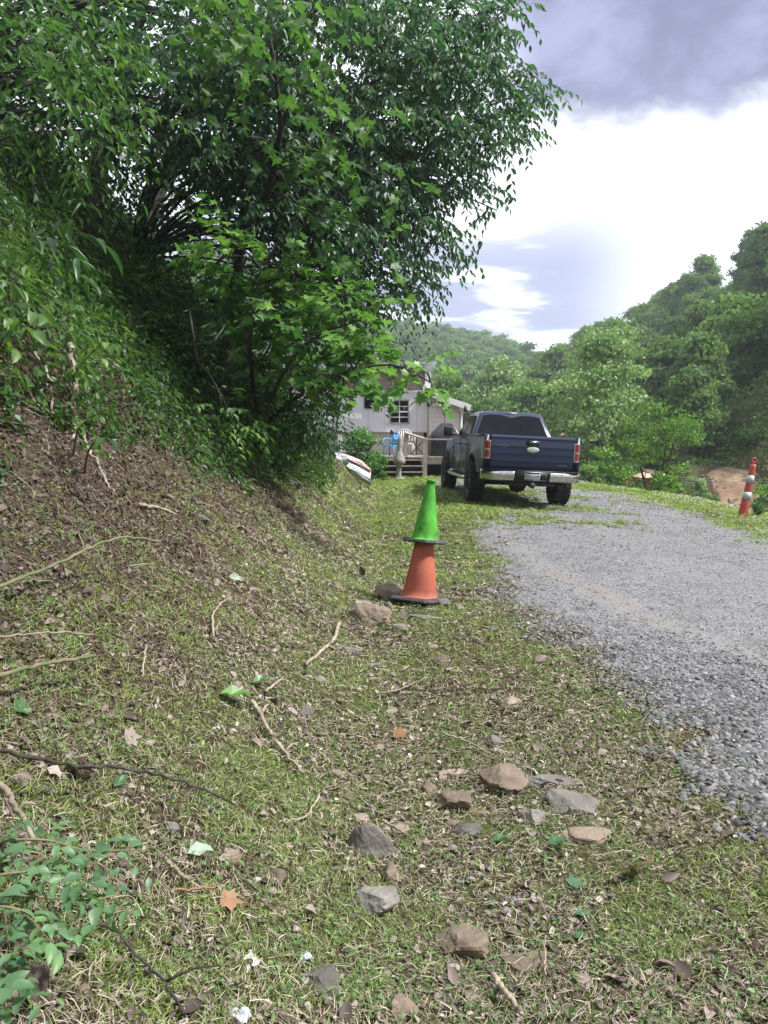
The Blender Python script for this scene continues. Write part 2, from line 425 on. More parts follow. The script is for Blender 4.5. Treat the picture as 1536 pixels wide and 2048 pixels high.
# ------------------------------------------------------------------ driveway outline (world), from the plan of the place
def gpoly(lst): return np.array([hit(u, v)[:2] for u, v in lst])
LEFT = [(1536, 1590), (1400, 1465), (1230, 1335), (1110, 1275), (1020, 1200), (975, 1130), (962, 1070), (985, 1015), (940, 992), (880, 975), (860, 965)]
pl = gpoly(LEFT)
near = np.array([[2.5, 1.6], [3.4, 0.2], [7, 0.2]])
right = np.array([[5.4, 5], [5.9, 9], [6.3, 13], [6.9, 17], [6.7, 20.5], [5.2, 23.5], [2.0, 24.2]])
DRIVE = np.vstack([near[::-1][:0], pl, [[1.5, 24.0]], right[::-1], [[5.2, 1], [4.5, -0.5], [3.2, -0.5], [2.2, 1.4]]])
def sdist(x, y, poly):
    x = np.asarray(x, float); y = np.asarray(y, float)
    d = np.full(x.shape, 1e9); ins = np.zeros(x.shape, bool)
    n = len(poly)
    for i in range(n):
        ax, ay = poly[i]; bx, by = poly[(i + 1) % n]
        ex, ey = bx - ax, by - ay
        t = np.clip(((x - ax) * ex + (y - ay) * ey) / (ex * ex + ey * ey + 1e-12), 0, 1)
        d = np.minimum(d, np.hypot(x - ax - t * ex, y - ay - t * ey))
        c = ((ay > y) != (by > y)) & (x < (bx - ax) * (y - ay) / (by - ay + 1e-12) + ax)
        ins ^= c
    return np.where(ins, d, -d)
def drive_mask(x, y):
    """>0 on gravel; ragged edge and grassy patches further on"""
    d = sdist(x, y, DRIVE) + 0.5 * fbm(x, y, 0.9, 4) + 0.38 * fbm(x, y, 4.5, 2)
    patch = (fbm(x, y, 0.45, 21, 3) + 1.1 * fbm(x, y, 3.0, 5, 3)) * sm(y, 8, 13) * 0.75 - 0.25 * sm(x, 3.2, 4.5) * (1 - sm(y, 12, 15))
    rut = 0.35 * np.exp(-((x - (3.0 + 0.02 * (y - 14))) / 0.55) ** 2) * sm(y, 11, 14)
    return np.minimum(d, 0.95 - 2.1 * patch - 1.5 * rut - 0.35 * sm(y, 12, 16))

# ------------------------------------------------------------------ ground sheet
def axis(segs):
    out = [segs[0][0]]
    for a, b, s in segs:
        n = max(1, int(round((b - a) / s))); out += list(a + (b - a) * (np.arange(1, n + 1) / n))
    return np.array(out)
gx = axis([(-420, -120, 20), (-120, -40, 5), (-40, -14, 1.0), (-14, -6, 0.25), (-6, -3, 0.08), (-3, 4, 0.035), (4, 9, 0.1), (9, 20, 0.4), (20, 60, .6), (60, 200, 4), (200, 480, 20)])
gy = axis([(-120, -60, 10), (-60, -6, 3), (-6, 1.0, 0.5), (1.0, 6, 0.035), (6, 12, 0.07), (12, 28, 0.2), (28, 70, 0.6), (70, 180, 4), (180, 520, 12)])
X, Y = np.meshgrid(gx, gy)
Z = zg(X, Y)
dm = sdist(X, Y, DRIVE)
bump_ = 0.010 * fbm(X, Y, 22, 8, 3) + 0.02 * np.maximum(0, fbm(X, Y, 5, 31, 3)) 
Z = Z + bump_ * (np.abs(X) < 9) * (Y < 28) * (dm < 0)
nx, ny = len(gx), len(gy)
idx = np.arange(nx * ny).reshape(ny, nx)
q = np.stack([idx[:-1, :-1], idx[:-1, 1:], idx[1:, 1:], idx[1:, :-1]], -1).reshape(-1, 4)
gb = Bag(); gb.v = [np.stack([X.ravel(), Y.ravel(), Z.ravel()], 1)]; gb.l = [q.ravel()]; gb.c = [np.full(len(q), 4)]; gb.m = [np.zeros(len(q), int)]; gb.n = nx * ny
S = toe(Y) - X
az_ = np.degrees(np.arctan2(X, Y)); rr_ = np.hypot(X, Y)
clay = sm(rr_, 35, 37) * (1 - sm(rr_ + 1.5 * fbm(X, Y, .4, 8), 41.5, 43)) * sm(az_ + 5 * fbm(X, Y, 0.22), 22.2, 24.0) * (1 - sm(az_ + 5 * fbm(X, Y, 0.22, 3), 24.8, 26.6)) * (Y > 0)
bare = sm(S, 0.7, 2.0) * (Y > -5) * (Y < 24)
# tint: 0 lawn, 0.5 leaf mould, 1 clay
gb.t = [np.clip(np.where(clay > 0.12, .45 + .55 * np.clip(clay * 1.4, 0, 1), np.where((rr_ > 50) | (X > edge_x(Y) + 2), 0.10 + .1 * (fbm(X, Y, .3, 5) > .1), 0.12 + 0.38 * np.clip(bare + fbm(X, Y, 1.2, 2) * 0.9 + 0.35 * (1 - sm(Y, 8, 13)), 0, 1))), 0, 1).ravel()]
m, t, p, out = newmat('ground_soil')
a = N(t, 'ShaderNodeAttribute', attribute_name='tint')
geo = t.nodes.new('ShaderNodeTexCoord').outputs['Object']
nf = noise(t, 55, 6, 0.7, geo); nm = noise(t, 9, 5, 0.6, geo)
vor = N(t, 'ShaderNodeTexVoronoi', Scale=42.0, Randomness=1.0); t.links.new(geo, vor.inputs['Vector'])
mould = mixc(t, maprange(t, nf, 0.3, 0.7), (0.018, 0.012, 0.009), (0.105, 0.072, 0.05))
mould = mixc(t, mth(t, 'MULTIPLY', maprange(t, vor.outputs['Distance'], 0.1, 0.4, 1, 0), 0.35), mould, (0.27, 0.21, 0.155))
green = mixc(t, maprange(t, nf, 0.3, 0.7), (0.022, 0.032, 0.010), (0.10, 0.13, 0.035))
green = mixc(t, maprange(t, nm, 0.5, 0.7), green, (0.17, 0.145, 0.08))
clayc = mixc(t, maprange(t, noise(t, 1.5, 5, 0.6, geo, 0.5), 0.35, 0.65), (0.22, 0.135, 0.085), (0.36, 0.25, 0.17))
fac = mth(t, 'ADD', a.outputs['Fac'], mth(t, 'MULTIPLY', mth(t, 'SUBTRACT', nm, 0.5), 0.3))
c = mixc(t, maprange(t, fac, 0.15, 0.42), green, mould)
c = mixc(t, maprange(t, a.outputs['Fac'], 0.7, 0.9), c, clayc)
t.links.new(c, p.inputs['Base Color']); p.inputs['Roughness'].default_value = 0.95; p.inputs['Specular IOR Level'].default_value = 0.15
bn = t.nodes.new('ShaderNodeBump'); bn.inputs['Strength'].default_value = 0.9; bn.inputs['Distance'].default_value = 0.02
t.links.new(mth(t, 'ADD', nf, mth(t, 'MULTIPLY', nm, 1.5)), bn.inputs['Height']); t.links.new(bn.outputs[0], p.inputs['Normal'])
M_GROUND = m
tag(gb.build('ground', M_GROUND), kind='structure')

# driveway sheet
dxs = axis([(-0.5, 8.2, 0.05)]); dys = axis([(-0.5, 9, 0.05), (9, 25, 0.08)])
X, Y = np.meshgrid(dxs, dys)
mk = drive_mask(X, Y)
Zb = zg(X, Y)
# two faint wheel tracks, hollowed
Zt = Zb + np.clip(mk * 0.10, -0.02, 0.022) + 0.006 * fbm(X, Y, 14, 5, 3) * sm(mk, 0, 0.3) - 0.004
idx = np.arange(X.size).reshape(X.shape)
q = np.stack([idx[:-1, :-1], idx[:-1, 1:], idx[1:, 1:], idx[1:, :-1]], -1).reshape(-1, 4)
keep = (mk.ravel()[q].max(axis=1) > -0.25)
q = q[keep]; used = np.unique(q); remap = -np.ones(X.size, int); remap[used] = np.arange(len(used))
trk = lambda cx: np.exp(-((X - cx) / 0.30) ** 2)
line = np.interp(Y, [2, 4, 6.0, 8, 10, 14], [4.6, 3.1, 2.3, 1.9, 1.75, 1.9])
line2 = line + np.interp(Y, [2, 8, 14], [1.9, 1.75, 1.6])
dirt = np.clip(1.1 * np.exp(-((X - line) / 0.24) ** 2) + 0.55 * np.exp(-((X - line2) / 0.3) ** 2) + 0.5 * fbm(X, Y, 1.1, 14), 0, 1) * sm(Y, 2.5, 5)
tan_ = np.exp(-((X - line - 0.05) / 0.22) ** 2) * sm(Y, 5.6, 6.4) * (1 - sm(Y, 7.8, 9.2))
tn = np.clip(0.5 * dirt, 0, 0.5) + 0.26 * np.clip(tan_ * (.75 + 2.2 * fbm(X, Y, 2.5)), 0, 1)
db = Bag(); db.v = [np.stack([X.ravel(), Y.ravel(), Zt.ravel()], 1)[used]]; db.l = [remap[q].ravel()]; db.c = [np.full(len(q), 4)]; db.m = [np.zeros(len(q), int)]; db.n = len(used); db.t = [tn.ravel()[used]]
m, t, p, out = newmat('gravel_bed')
a = N(t, 'ShaderNodeAttribute', attribute_name='tint')
geo = t.nodes.new('ShaderNodeTexCoord').outputs['Object']
vor = N(t, 'ShaderNodeTexVoronoi', Scale=62.0); t.links.new(geo, vor.inputs['Vector'])
vor2 = N(t, 'ShaderNodeTexVoronoi', Scale=150.0); t.links.new(geo, vor2.inputs['Vector'])
sv = t.nodes.new('ShaderNodeSeparateColor'); t.links.new(vor.outputs['Color'], sv.inputs[0])
sv2 = t.nodes.new('ShaderNodeSeparateColor'); t.links.new(vor2.outputs['Color'], sv2.inputs[0])
st = ramp(t, [(0, (0.06, 0.06, 0.062)), (0.35, (0.16, 0.16, 0.165)), (0.7, (0.26, 0.26, 0.265)), (1, (0.46, 0.46, 0.46))]); t.links.new(sv.outputs[0], st.inputs[0])
st2 = ramp(t, [(0, (0.15, 0.15, 0.155)), (1, (0.38, 0.38, 0.385))]); t.links.new(sv2.outputs[0], st2.inputs[0])
gap = maprange(t, vor.outputs['Distance'], 0.35, 0.62, 1.0, 0.35)
c = mixc(t, 0.45, st.outputs[0], st2.outputs[0])
c = mixc(t, maprange(t, noise(t, 2.2, 5, .6, geo), .5, .72, 0, .6), c, (0.155, 0.135, 0.115))
c = mixc(t, maprange(t, vor.outputs['Distance'], .45, .75, 0, .55), c, (0.05, 0.048, 0.045))
dust = mixc(t, noise(t, 40, 4, 0.7, geo), (0.19, 0.18, 0.175), (0.29, 0.275, 0.265))
c = mixc(t, maprange(t, a.outputs['Fac'], 0.08, 0.5, 0, 0.85), c, dust)
c = mixc(t, maprange(t, a.outputs['Fac'], 0.5, 0.95, 0, 0.85), c, (0.24, 0.17, 0.10))
t.links.new(c, p.inputs['Base Color']); p.inputs['Roughness'].default_value = 0.9; p.inputs['Specular IOR Level'].default_value = 0.25
bn = t.nodes.new('ShaderNodeBump'); bn.inputs['Strength'].default_value = 0.9; bn.inputs['Distance'].default_value = 0.012; bn.invert = True
t.links.new(mth(t, 'ADD', vor.outputs['Distance'], mth(t, 'MULTIPLY', vor2.outputs['Distance'], 0.4)), bn.inputs['Height']); t.links.new(bn.outputs[0], p.inputs['Normal'])
tag(db.build('gravel_driveway', m), kind='structure')

# ------------------------------------------------------------------ scatter helpers
def scatter(n, y0=1.0, y1=24.0, wide=0.60, pad=0.5, xmin=-1e9, xmax=1e9):
    y = y0 * np.exp(rng.random(n) * math.log(y1 / y0))
    x = (rng.random(n) * 2 - 1) * (wide * y + pad)
    k = (x > xmin) & (x < xmax)
    return x[k], y[k]
def rot_frames(az, tilt, roll, nor=None):
    """matrix columns (x=width, y=length, z=face normal); y leans up by tilt from ground plane"""
    n = len(az)
    up = np.tile([0, 0, 1.0], (n, 1)) if nor is None else nor
    h = np.stack([np.sin(az), np.cos(az), np.zeros(n)], 1)
    h = nrm(h - up * np.sum(h * up, 1, keepdims=True))
    yv = h * np.cos(tilt)[:, None] + up * np.sin(tilt)[:, None]
    zv = -h * np.sin(tilt)[:, None] + up * np.cos(tilt)[:, None]
    xv = np.cross(yv, zv)
    xr = xv * np.cos(roll)[:, None] + zv * np.sin(roll)[:, None]
    zr = np.cross(xr, yv)
    return np.stack([xr, yv, zr], -1)
def scl(m, s): # scale columns by (n,3)
    return m * s[:, None, :]
# templates (unit length along y, half width .5 in x)
T_LEAF = (np.array([[0, 0, 0], [-0.36, 0.25, 0.10], [-0.40, 0.58, 0.08], [0, 1, -0.10], [0.40, 0.58, 0.08], [0.36, 0.25, 0.10]]), [(0, 3, 2, 1), (0, 5, 4, 3)])
T_LEAFC = (np.array([[0, 0, 0], [-0.30, 0.12, 0.10], [-0.50, 0.36, 0.22], [-0.38, 0.66, 0.10], [-.15, .86, .12], [0.04, 1, -0.05], [.2, .84, .08], [0.33, 0.70, 0.20], [0.44, 0.42, 0.05], [0.34, 0.16, 0.15], [0, 0.35, 0.0], [0, 0.7, 0.06]]), [(0, 10, 2, 1), (10, 11, 3, 2), (11, 5, 4, 3), (0, 9, 8, 10), (10, 8, 7, 11), (11, 7, 6, 5)])
T_LEAF2 = (np.array([[0, 0, 0], [-0.34, 0.18, 0.07], [-0.46, 0.42, 0.11], [-0.30, 0.74, 0.04], [0, 1, -0.16], [0.30, 0.74, 0.04], [0.46, 0.42, 0.11], [0.34, 0.18, 0.07], [0, 0.35, 0.0], [0, 0.7, -0.03]]),
           [(0, 8, 2, 1), (8, 9, 3, 2), (9, 4, 3), (0, 7, 6, 8), (8, 6, 5, 9), (9, 5, 4)])
_mp = [(0, 0), (-0.22, 0.02), (-0.50, 0.10), (-0.36, 0.26), (-0.62, 0.52), (-0.40, 0.50), (-0.30, 0.62), (-0.16, 0.58), (0, 1.0)]
_mo = [(x, y) for x, y in _mp] + [(-x, y) for x, y in _mp[1:-1][::-1]]
T_MAPLE = (np.array([[x, y, 0.12 * abs(x) - 0.12 * y * y] for x, y in _mo] + [[0, 0.3, 0.0]]), [(i, 16, (i + 1) % 16) for i in range(16)])
T_BLADE = (np.array([[-0.5, 0, 0], [0.5, 0, 0], [-0.42, 0.4, 0.07], [0.42, 0.4, 0.07], [-0.25, 0.75, 0.03], [0.25, 0.75, 0.03], [0, 1, -0.12]]), [(0, 1, 3, 2), (2, 3, 5, 4), (4, 5, 6)])
T_BLADE1 = (np.array([[-0.5, 0, 0], [0.5, 0, 0], [0, 1, 0.0]]), [(0, 1, 2)])
T_CHIP = (np.array([[-0.5, 0, 0.05], [-0.1, 0.1, -0.08], [0.45, 0.05, 0.1], [-0.42, 0.55, 0.16], [0.05, 0.5, -0.05], [0.5, 0.62, 0.2], [-0.15, 1, 0.02], [0.25, 0.92, 0.16]]), [(0, 1, 4, 3), (1, 2, 5, 4), (3, 4, 6), (4, 5, 7, 6)])
_a = np.arange(3) * 2.094
T_CLOV = (np.concatenate([np.array([[0, 0, 0], [0.30 * math.cos(k - 0.55), 0.30 * math.sin(k - 0.55), 0.1], [0.5 * math.cos(k), 0.5 * math.sin(k), 0.05], [0.30 * math.cos(k + 0.55), 0.30 * math.sin(k + 0.55), 0.1]]) for k in _a]),
          [(0, 1, 2, 3), (4, 5, 6, 7), (8, 9, 10, 11)])

# ------------------------------------------------------------------ ground cover
QUAL = 1.0
def gfar(y): return np.maximum(1, y / 3.2) ** 0.62
def cover(name, mats_, tmpl, n, dens, size, width, tilt, tint, y1=24.0, lift=0.0, y0=0.95, az=None, wide=0.62, roll=0.5, clump=None):
    n = int(n * QUAL)
    x, y = scatter(n, y0, y1, wide)
    if clump:
        k = clump; m_ = n // k
        cx, cy = scatter(m_, y0, y1, wide)
        i = rng.integers(0, len(cx), n)
        sp = 0.018 * gfar(cy[i])
        x = cx[i] + rng.normal(size=n) * sp; y = cy[i] + rng.normal(size=n) * sp
    k = rng.random(len(x)) < dens(x, y)
    x, y = x[k], y[k]; n = len(x)
    L = rng.uniform(size[0], size[1], n) * gfar(y)
    Wd = L * rng.uniform(width[0], width[1], n)
    if width[1] < 0.2: Wd = np.maximum(Wd, 0.0016 * np.maximum(1, y / 2))
    nor = gnormal(x, y)
    tl = rng.uniform(tilt[0], tilt[1], n)
    M = rot_frames(rng.uniform(0, 6.283, n) if az is None else az(x, y), tl, rng.normal(size=n) * roll, nor)
    M = scl(M, np.stack([Wd, L, L], 1))
    pos = np.stack([x, y, zg(x, y)], 1) + nor * ((rng.random(n) * lift + 0.003) * gfar(y))[:, None]
    b = Bag(); b.inst(tmpl[0], tmpl[1], pos, M, np.clip(tint(x, y, n), 0, 1))
    return b.build(name, mats_)
def on_soil(x, y): return 1 - sm(drive_mask(x, y), -0.10, 0.28 + .45 * sm(y, 4, 9))
def bank_s(x, y): return toe(y) - x
def lush(x, y):   # 0 bare .. 1 green
    return sm(fbm(x, y, 1.1, 2) * 1.0 + 0.7 * fbm(x, y, 3.4, 6), -0.16, 0.30)
def not_covered(x, y): return 1 - 0.9 * sm(bank_s(x, y), 2.6, 3.2)

# dead leaves
def d_lit(x, y):
    s = bank_s(x, y)
    return np.clip(on_soil(x, y) * (0.72 - 0.58 * lush(x, y) + 0.8 * sm(s, 0.9, 1.8)) * (1 - 0.75 * sm(y, 7, 12) * (1 - sm(s, 0.2, 1))), 0.0, 1) * (x < edge_x(y) - 1)
tag(cover('leaf_litter', L_LITTER, T_CHIP, 150000, d_lit, (0.008, 0.027), (0.35, 0.95), (-0.25, 0.5), lambda x, y, n: np.where(rng.random(n) < .13, rng.uniform(.65, 1, n), rng.beta(1.3, 2.6, n)) * (1 - .42 * sm(bank_s(x, y), .8, 1.8)), 20, 0.012), kind='stuff')
# larger dead leaves
tag(cover('leaf_litter', L_LITTER, T_LEAF2, 1900, lambda x, y: d_lit(x, y) * 0.8, (0.03, 0.07), (0.45, 0.8), (-0.25, 0.6), lambda x, y, n: rng.uniform(0.05, 0.75, n) * (1 - .35 * sm(bank_s(x, y), .8, 1.8)), 14, 0.02), kind='stuff')
# straw and stems
tag(cover('dead_stems', L_STRAW, T_BLADE, 210000, lambda x, y: np.clip(on_soil(x, y) * (0.9 - 0.3 * lush(x, y)) * (1 - 0.6 * sm(y, 7, 12)) * (1 - .55 * sm(bank_s(x, y), .9, 1.8)), 0, 1), (0.012, 0.055), (0.025, 0.06), (-0.1, 0.4), lambda x, y, n: rng.beta(2, 1.6, n) * (1 - .45 * sm(bank_s(x, y), .8, 1.8)), 20, 0.02), kind='stuff')
def d_grass(x, y):
    s = bank_s(x, y)
    return np.clip(on_soil(x, y) * (0.28 + 0.95 * lush(x, y)) * (1 - .7 * sm(fbm(x, y, 2.3, 41), .22, .45)) * (1 - 0.8 * sm(s, 1.1, 2.0)), 0, 1)
def t_grass(x, y, n):
    return np.clip(0.25 + 0.5 * lush(x, y) + 0.2 * sm(y, 5, 12) + rng.normal(size=n) * 0.22, 0, 1)
tag(cover('grass', L_GRASS, T_BLADE, 420000, d_grass, (0.012, 0.042), (0.045, 0.09), (0.0, 1.1), t_grass, 27, 0.0, clump=7), kind='stuff')
# low broad weeds and clover
tag(cover('clover', L_CLOVER, T_CLOV, 110000, lambda x, y: np.clip(on_soil(x, y) * (lush(x + 3, y + 7) ** 1.5 * 0.9 + 0.05) * (1 - 0.6 * sm(bank_s(x, y), 1, 2)), 0, 1), (0.007, 0.017), (0.9, 1.1), (-0.3, 0.4), lambda x, y, n: rng.beta(2, 2.5, n), 12, 0.03, clump=9), kind='stuff')
tag(cover('weeds', L_CLOVER, T_LEAF, 42000, lambda x, y: np.clip(on_soil(x, y) * (0.08 + 0.6 * lush(x - 5, y + 3)) * (1 - 0.3 * sm(bank_s(x, y), 1, 2)), 0, 1), (0.010, 0.028), (0.4, 0.7), (-0.1, 0.9), lambda x, y, n: rng.beta(2, 2, n) , 16, 0.02, clump=5), kind='stuff')
# yard grass beyond, and the grassy strip on the edge
def d_yard(x, y):
    e = x - edge_x(y)
    strip = sm(e, -1.5, -0.6) * (1 - sm(e, 0.6, 1.5))
    return np.clip(np.maximum(1 - sm(drive_mask(x, y) - .5 * sm(y, 9, 13) * (fbm(x, y, 2.2, 3) + .25), -0.1, 0.35), strip), 0, 1) * (y > 7.5) * (1 - sm(bank_s(x, y), 0.0, 0.5)) * (e < 3)
tag(cover('lawn', L_LAWN, T_BLADE, 120000, d_yard, (0.018, 0.034), (0.05, 0.09), (0.2, 1.2), lambda x, y, n: np.clip(0.35 + 0.8 * fbm(x, y, 0.7, 4) + 0.3 * sm(x - edge_x(y), -2, 0) + rng.normal(size=n) * 0.15, 0, 1), 34, 0.0, y0=7.0, clump=5), kind='stuff')
M_FLOWER = mat('clover_flower', (0.75, 0.74, 0.66), (0.6, 0.6, 0.5), 0.8)
n = 1500
yy = rng.uniform(11, 27, n); xx = edge_x(yy) + rng.uniform(-0.9, 0.7, n)
k = rng.random(n) < sm(fbm(xx, yy, 1.2, 8) + 0.15, -0.1, 0.3); xx, yy = xx[k], yy[k]; n = len(xx)
b = Bag(); b.inst(ICO[1][0], ICO[1][1], np.stack([xx, yy, zg(xx, yy) + rng.uniform(0.03, 0.09, n)], 1), np.eye(3)[None] * rng.uniform(0.009, 0.015, n)[:, None, None], np.full(n, .5))
tag(b.build('clover_flowers', M_FLOWER), kind='stuff')

# crushed stone: loose pieces on the driveway
def stones(n, y0, y1, sz, dens, sub):
    x, y = scatter(n, y0, y1, 0.62); x = np.abs(x) if True else x
    k = (rng.random(len(x)) < dens(x, y)); x, y = x[k], y[k]
    return x, y
gbag = Bag()
protos = [rock_shape(1, 9, rng) for _ in range(5)] + [rock_shape(2, 9, rng) for _ in range(4)]
def put_stones(x, y, size, sel):
    n = len(x)
    which = rng.integers(0, 5, n) if sel == 1 else 5 + rng.integers(0, 4, n)
    for w in np.unique(which):
        i = which == w; m_ = i.sum()
        az = rng.uniform(0, 6.283, m_); tl = rng.normal(size=m_) * 0.35; rl = rng.normal(size=m_) * 0.35
        M = rot_frames(az, tl, rl)
        s = size[i][:, None] * np.stack([rng.uniform(0.6, 1.0, m_), rng.uniform(0.8, 1.35, m_), rng.uniform(0.38, 0.65, m_)], 1)
        M = scl(M, s)
        z = zg(x[i], y[i]) + 0.012 + s[:, 2] * rng.uniform(-0.1, 0.6, m_)
        gbag.inst(protos[w][0], protos[w][1], np.stack([x[i], y[i], z], 1), M, np.clip(rng.beta(2.6, 2.2, m_), 0, 1))
lane = lambda x, y: np.interp(y, [2, 4, 6.0, 8, 10, 14], [4.6, 3.1, 2.3, 1.9, 1.75, 1.9])
def coarse(x, y):  # loose coarse stones collect between the verge and the first track
    mk = drive_mask(x, y)
    return sm(mk, -0.32, 0.30) * (1 - 0.85 * sm(x - lane(x, y), -0.35, 0.15)) 
x, y = stones(150000, 2.2, 9.5, None, lambda x, y: coarse(x, y), 1)
s = rng.uniform(0.007, 0.020, len(x)) * (1.05 - 0.35 * sm(y, 3.5, 7))
nr = y < 3.8
put_stones(x[nr], y[nr], s[nr], 2); put_stones(x[~nr], y[~nr], s[~nr], 1)
x, y = stones(150000, 2.6, 22, None, lambda x, y: 0.75 * sm(drive_mask(x, y), -0.30, 0.35) * (0.35 + 0.65 * sm(fbm(x, y, 1.4, 9), -0.3, 0.2)), 1)
put_stones(x, y, rng.uniform(0.005, 0.011, len(x)) * np.maximum(1, y / 5) ** 0.6, 1)
# strays in the verge
x, y = stones(9000, 1.3, 8, None, lambda x, y: np.exp(np.minimum(0, drive_mask(x, y)) / 0.12) * 0.7 * (drive_mask(x, y) < 0.0) + 0.35 * np.exp(-((x - 0.42) / 0.16) ** 2 - ((y - 2.3) / 0.22) ** 2), 1)
put_stones(x, y, rng.uniform(0.006, 0.015, len(x)), 2)
tag(gbag.build('gravel', M_STONE, smooth=False), kind='stuff')

# ------------------------------------------------------------------ rocks
ROCKS = [ # u, v (base centre), width px, height px, flatness kind, tint, mat, label
 (748, 1712, 104, 92, 'wedge', .5, 'g', 'tall dark wedge shaped rock standing on edge in the foreground grass'),
 (745, 1828, 92, 50, 'block', .62, 'g', 'pale grey block of stone below the tall wedge rock'),
 (780, 1768, 46, 50, 'block', .45, 'b', 'small brown rock between the wedge rock and the pale grey block'),
 (928, 1925, 92, 52, 'block', .42, 'b', 'rusty brown rounded rock half buried near the bottom of the photo'),
 (1056, 1945, 80, 34, 'flat', .35, 'b', 'flat dark brown rock right of the rusty brown rounded rock'),
 (1012, 1590, 86, 50, 'block', .4, 'b', 'bulky dark brown rock at the left end of the slab group'),
 (1112, 1573, 118, 30, 'flat', .5, 'g', 'long flat grey stone lying behind the tilted slab'),
 (1150, 1628, 96, 44, 'slab', .5, 'g', 'tilted layered grey slab with a dark broken front edge'),
 (1066, 1648, 50, 40, 'block', .72, 'g', 'light grey angular stone just left of the tilted slab'),
 (1174, 1690, 94, 40, 'flat', .62, 'b', 'tan flat rock sunk in the grass beside the big brown leaf'),
 (912, 1622, 66, 46, 'block', .4, 'b', 'brown pointed rock left of the bulky dark rock'),
 (934, 1678, 52, 34, 'slab', .3, 'g', 'small dark grey slab leaning below the brown pointed rock'),
 (911, 1556, 38, 20, 'flat', .95, 'b', 'pinkish tan chip of rock above the brown pointed rock'),
 (860, 1590, 36, 26, 'block', .5, 'b', 'small mottled brown rock left of the pinkish tan chip'),
 (903, 1656, 26, 18, 'block', .45, 'b', 'little reddish brown rock touching the small dark slab'),
 (800, 1668, 36, 22, 'block', .6, 'b', 'small tan rock just right of the wedge rock top'),
 (848, 1695, 28, 18, 'block', .6, 'b', 'small rounded stone right of the wedge rock'),
 (718, 1645, 40, 20, 'flat', .7, 'b', 'flat pinkish stone above the wedge rock'),
 (632, 1990, 74, 38, 'block', .2, 'g', 'dark grey rock near the bottom edge beside the white scrap'),
 (804, 2044, 52, 36, 'block', .5, 'b', 'brown rock cut by the bottom edge of the photo'),
 (452, 1722, 48, 30, 'flat', .6, 'b', 'flat brown stone beside the pale curled leaf'),
 (546, 1768, 42, 26, 'block', .3, 'b', 'small dark rock in the grass above the orange leaf'),
 (339, 1672, 32, 28, 'block', .55, 'g', 'small grey pyramid stone under the long bramble cane'),
 (48, 2010, 62, 58, 'block', .15, 'b', 'dark rounded rock at the lower left corner under the rose leaves'),
 (736, 1250, 78, 46, 'block', .55, 'b', 'large angular brown rock in front of the cone base on the left'),
 (781, 1200, 48, 34, 'block', .6, 'b', 'tan rock resting on the left corner of the cone base'),
 (775, 1218, 20, 16, 'block', .5, 'g', 'little round stone at the left tip of the cone base'),
 (800, 1260, 44, 16, 'flat', .6, 'g', 'low grey rock just in front of the cone base'),
 (846, 1240, 54, 14, 'flat', .5, 'g', 'thin flat stone wedged under the front corner of the cone base'),
 (721, 1210, 34, 12, 'flat', .8, 'g', 'thin pale stone behind the large angular rock by the cone'),
 (888, 1212, 24, 16, 'block', .4, 'g', 'small grey stone off the right corner of the cone base'),
 (706, 1310, 34, 20, 'slab', .5, 'g', 'small broken stone with dark side below the cone rocks'),
 (702, 1290, 38, 14, 'flat', .6, 'b', 'flat brown stone behind the small broken stone'),
 (640, 1366, 28, 16, 'block', .6, 'g', 'small grey stone by the end of the pale curved stick'),
 (742, 1334, 40, 12, 'flat', .6, 'g', 'low mossy stone right of the pale curved stick'),
 (882, 1330, 36, 22, 'block', .3, 'b', 'dark squarish stone in the grass below the cone'),
 (832, 1345, 34, 14, 'flat', .3, 'b', 'flat dark stone left of the dark squarish stone'),
 (862, 1300, 28, 14, 'block', .6, 'b', 'small reddish stone between the cone and the dark squarish stone'),
 (1091, 1288, 20, 22, 'block', .05, 'g', 'small dark round stone on the gravel edge'),
 (1024, 1412, 38, 20, 'block', .75, 'b', 'pale tan stone in the dry grass near the gravel edge'),
 (990, 1494, 38, 24, 'block', .4, 'g', 'grey brown stone above the slab group'),
 (1502, 1448, 34, 16, 'flat', .45, 'b', 'larger oval stone lying on the loose gravel at right'),
 (1380, 1466, 28, 10, 'flat', .65, 'b', 'thin tan stone on the gravel border'),
 (1490, 1476, 18, 13, 'block', .05, 'g', 'small black stone below the oval stone on the gravel'),
 (742, 1542, 26, 14, 'flat', .15, 'g', 'little dark stone in the middle of the verge'),
 (610, 1434, 34, 26, 'block', .4, 'g', 'lumpy grey stone right of the broken pale stick'),
 (398, 1040, 42, 22, 'flat', .3, 'g', 'grey flat stone exposed on the bank slope'),
 (590, 1215, 20, 12, 'block', .5, 'g', 'small stone at the foot of the bank left of the cone'),
 (760, 1500, 24, 14, 'block', .65, 'b', 'small brown stone below the orange clod'),
 (1262, 1590, 30, 16, 'flat', .45, 'b', 'flat brown stone right of the layered slab'),
]
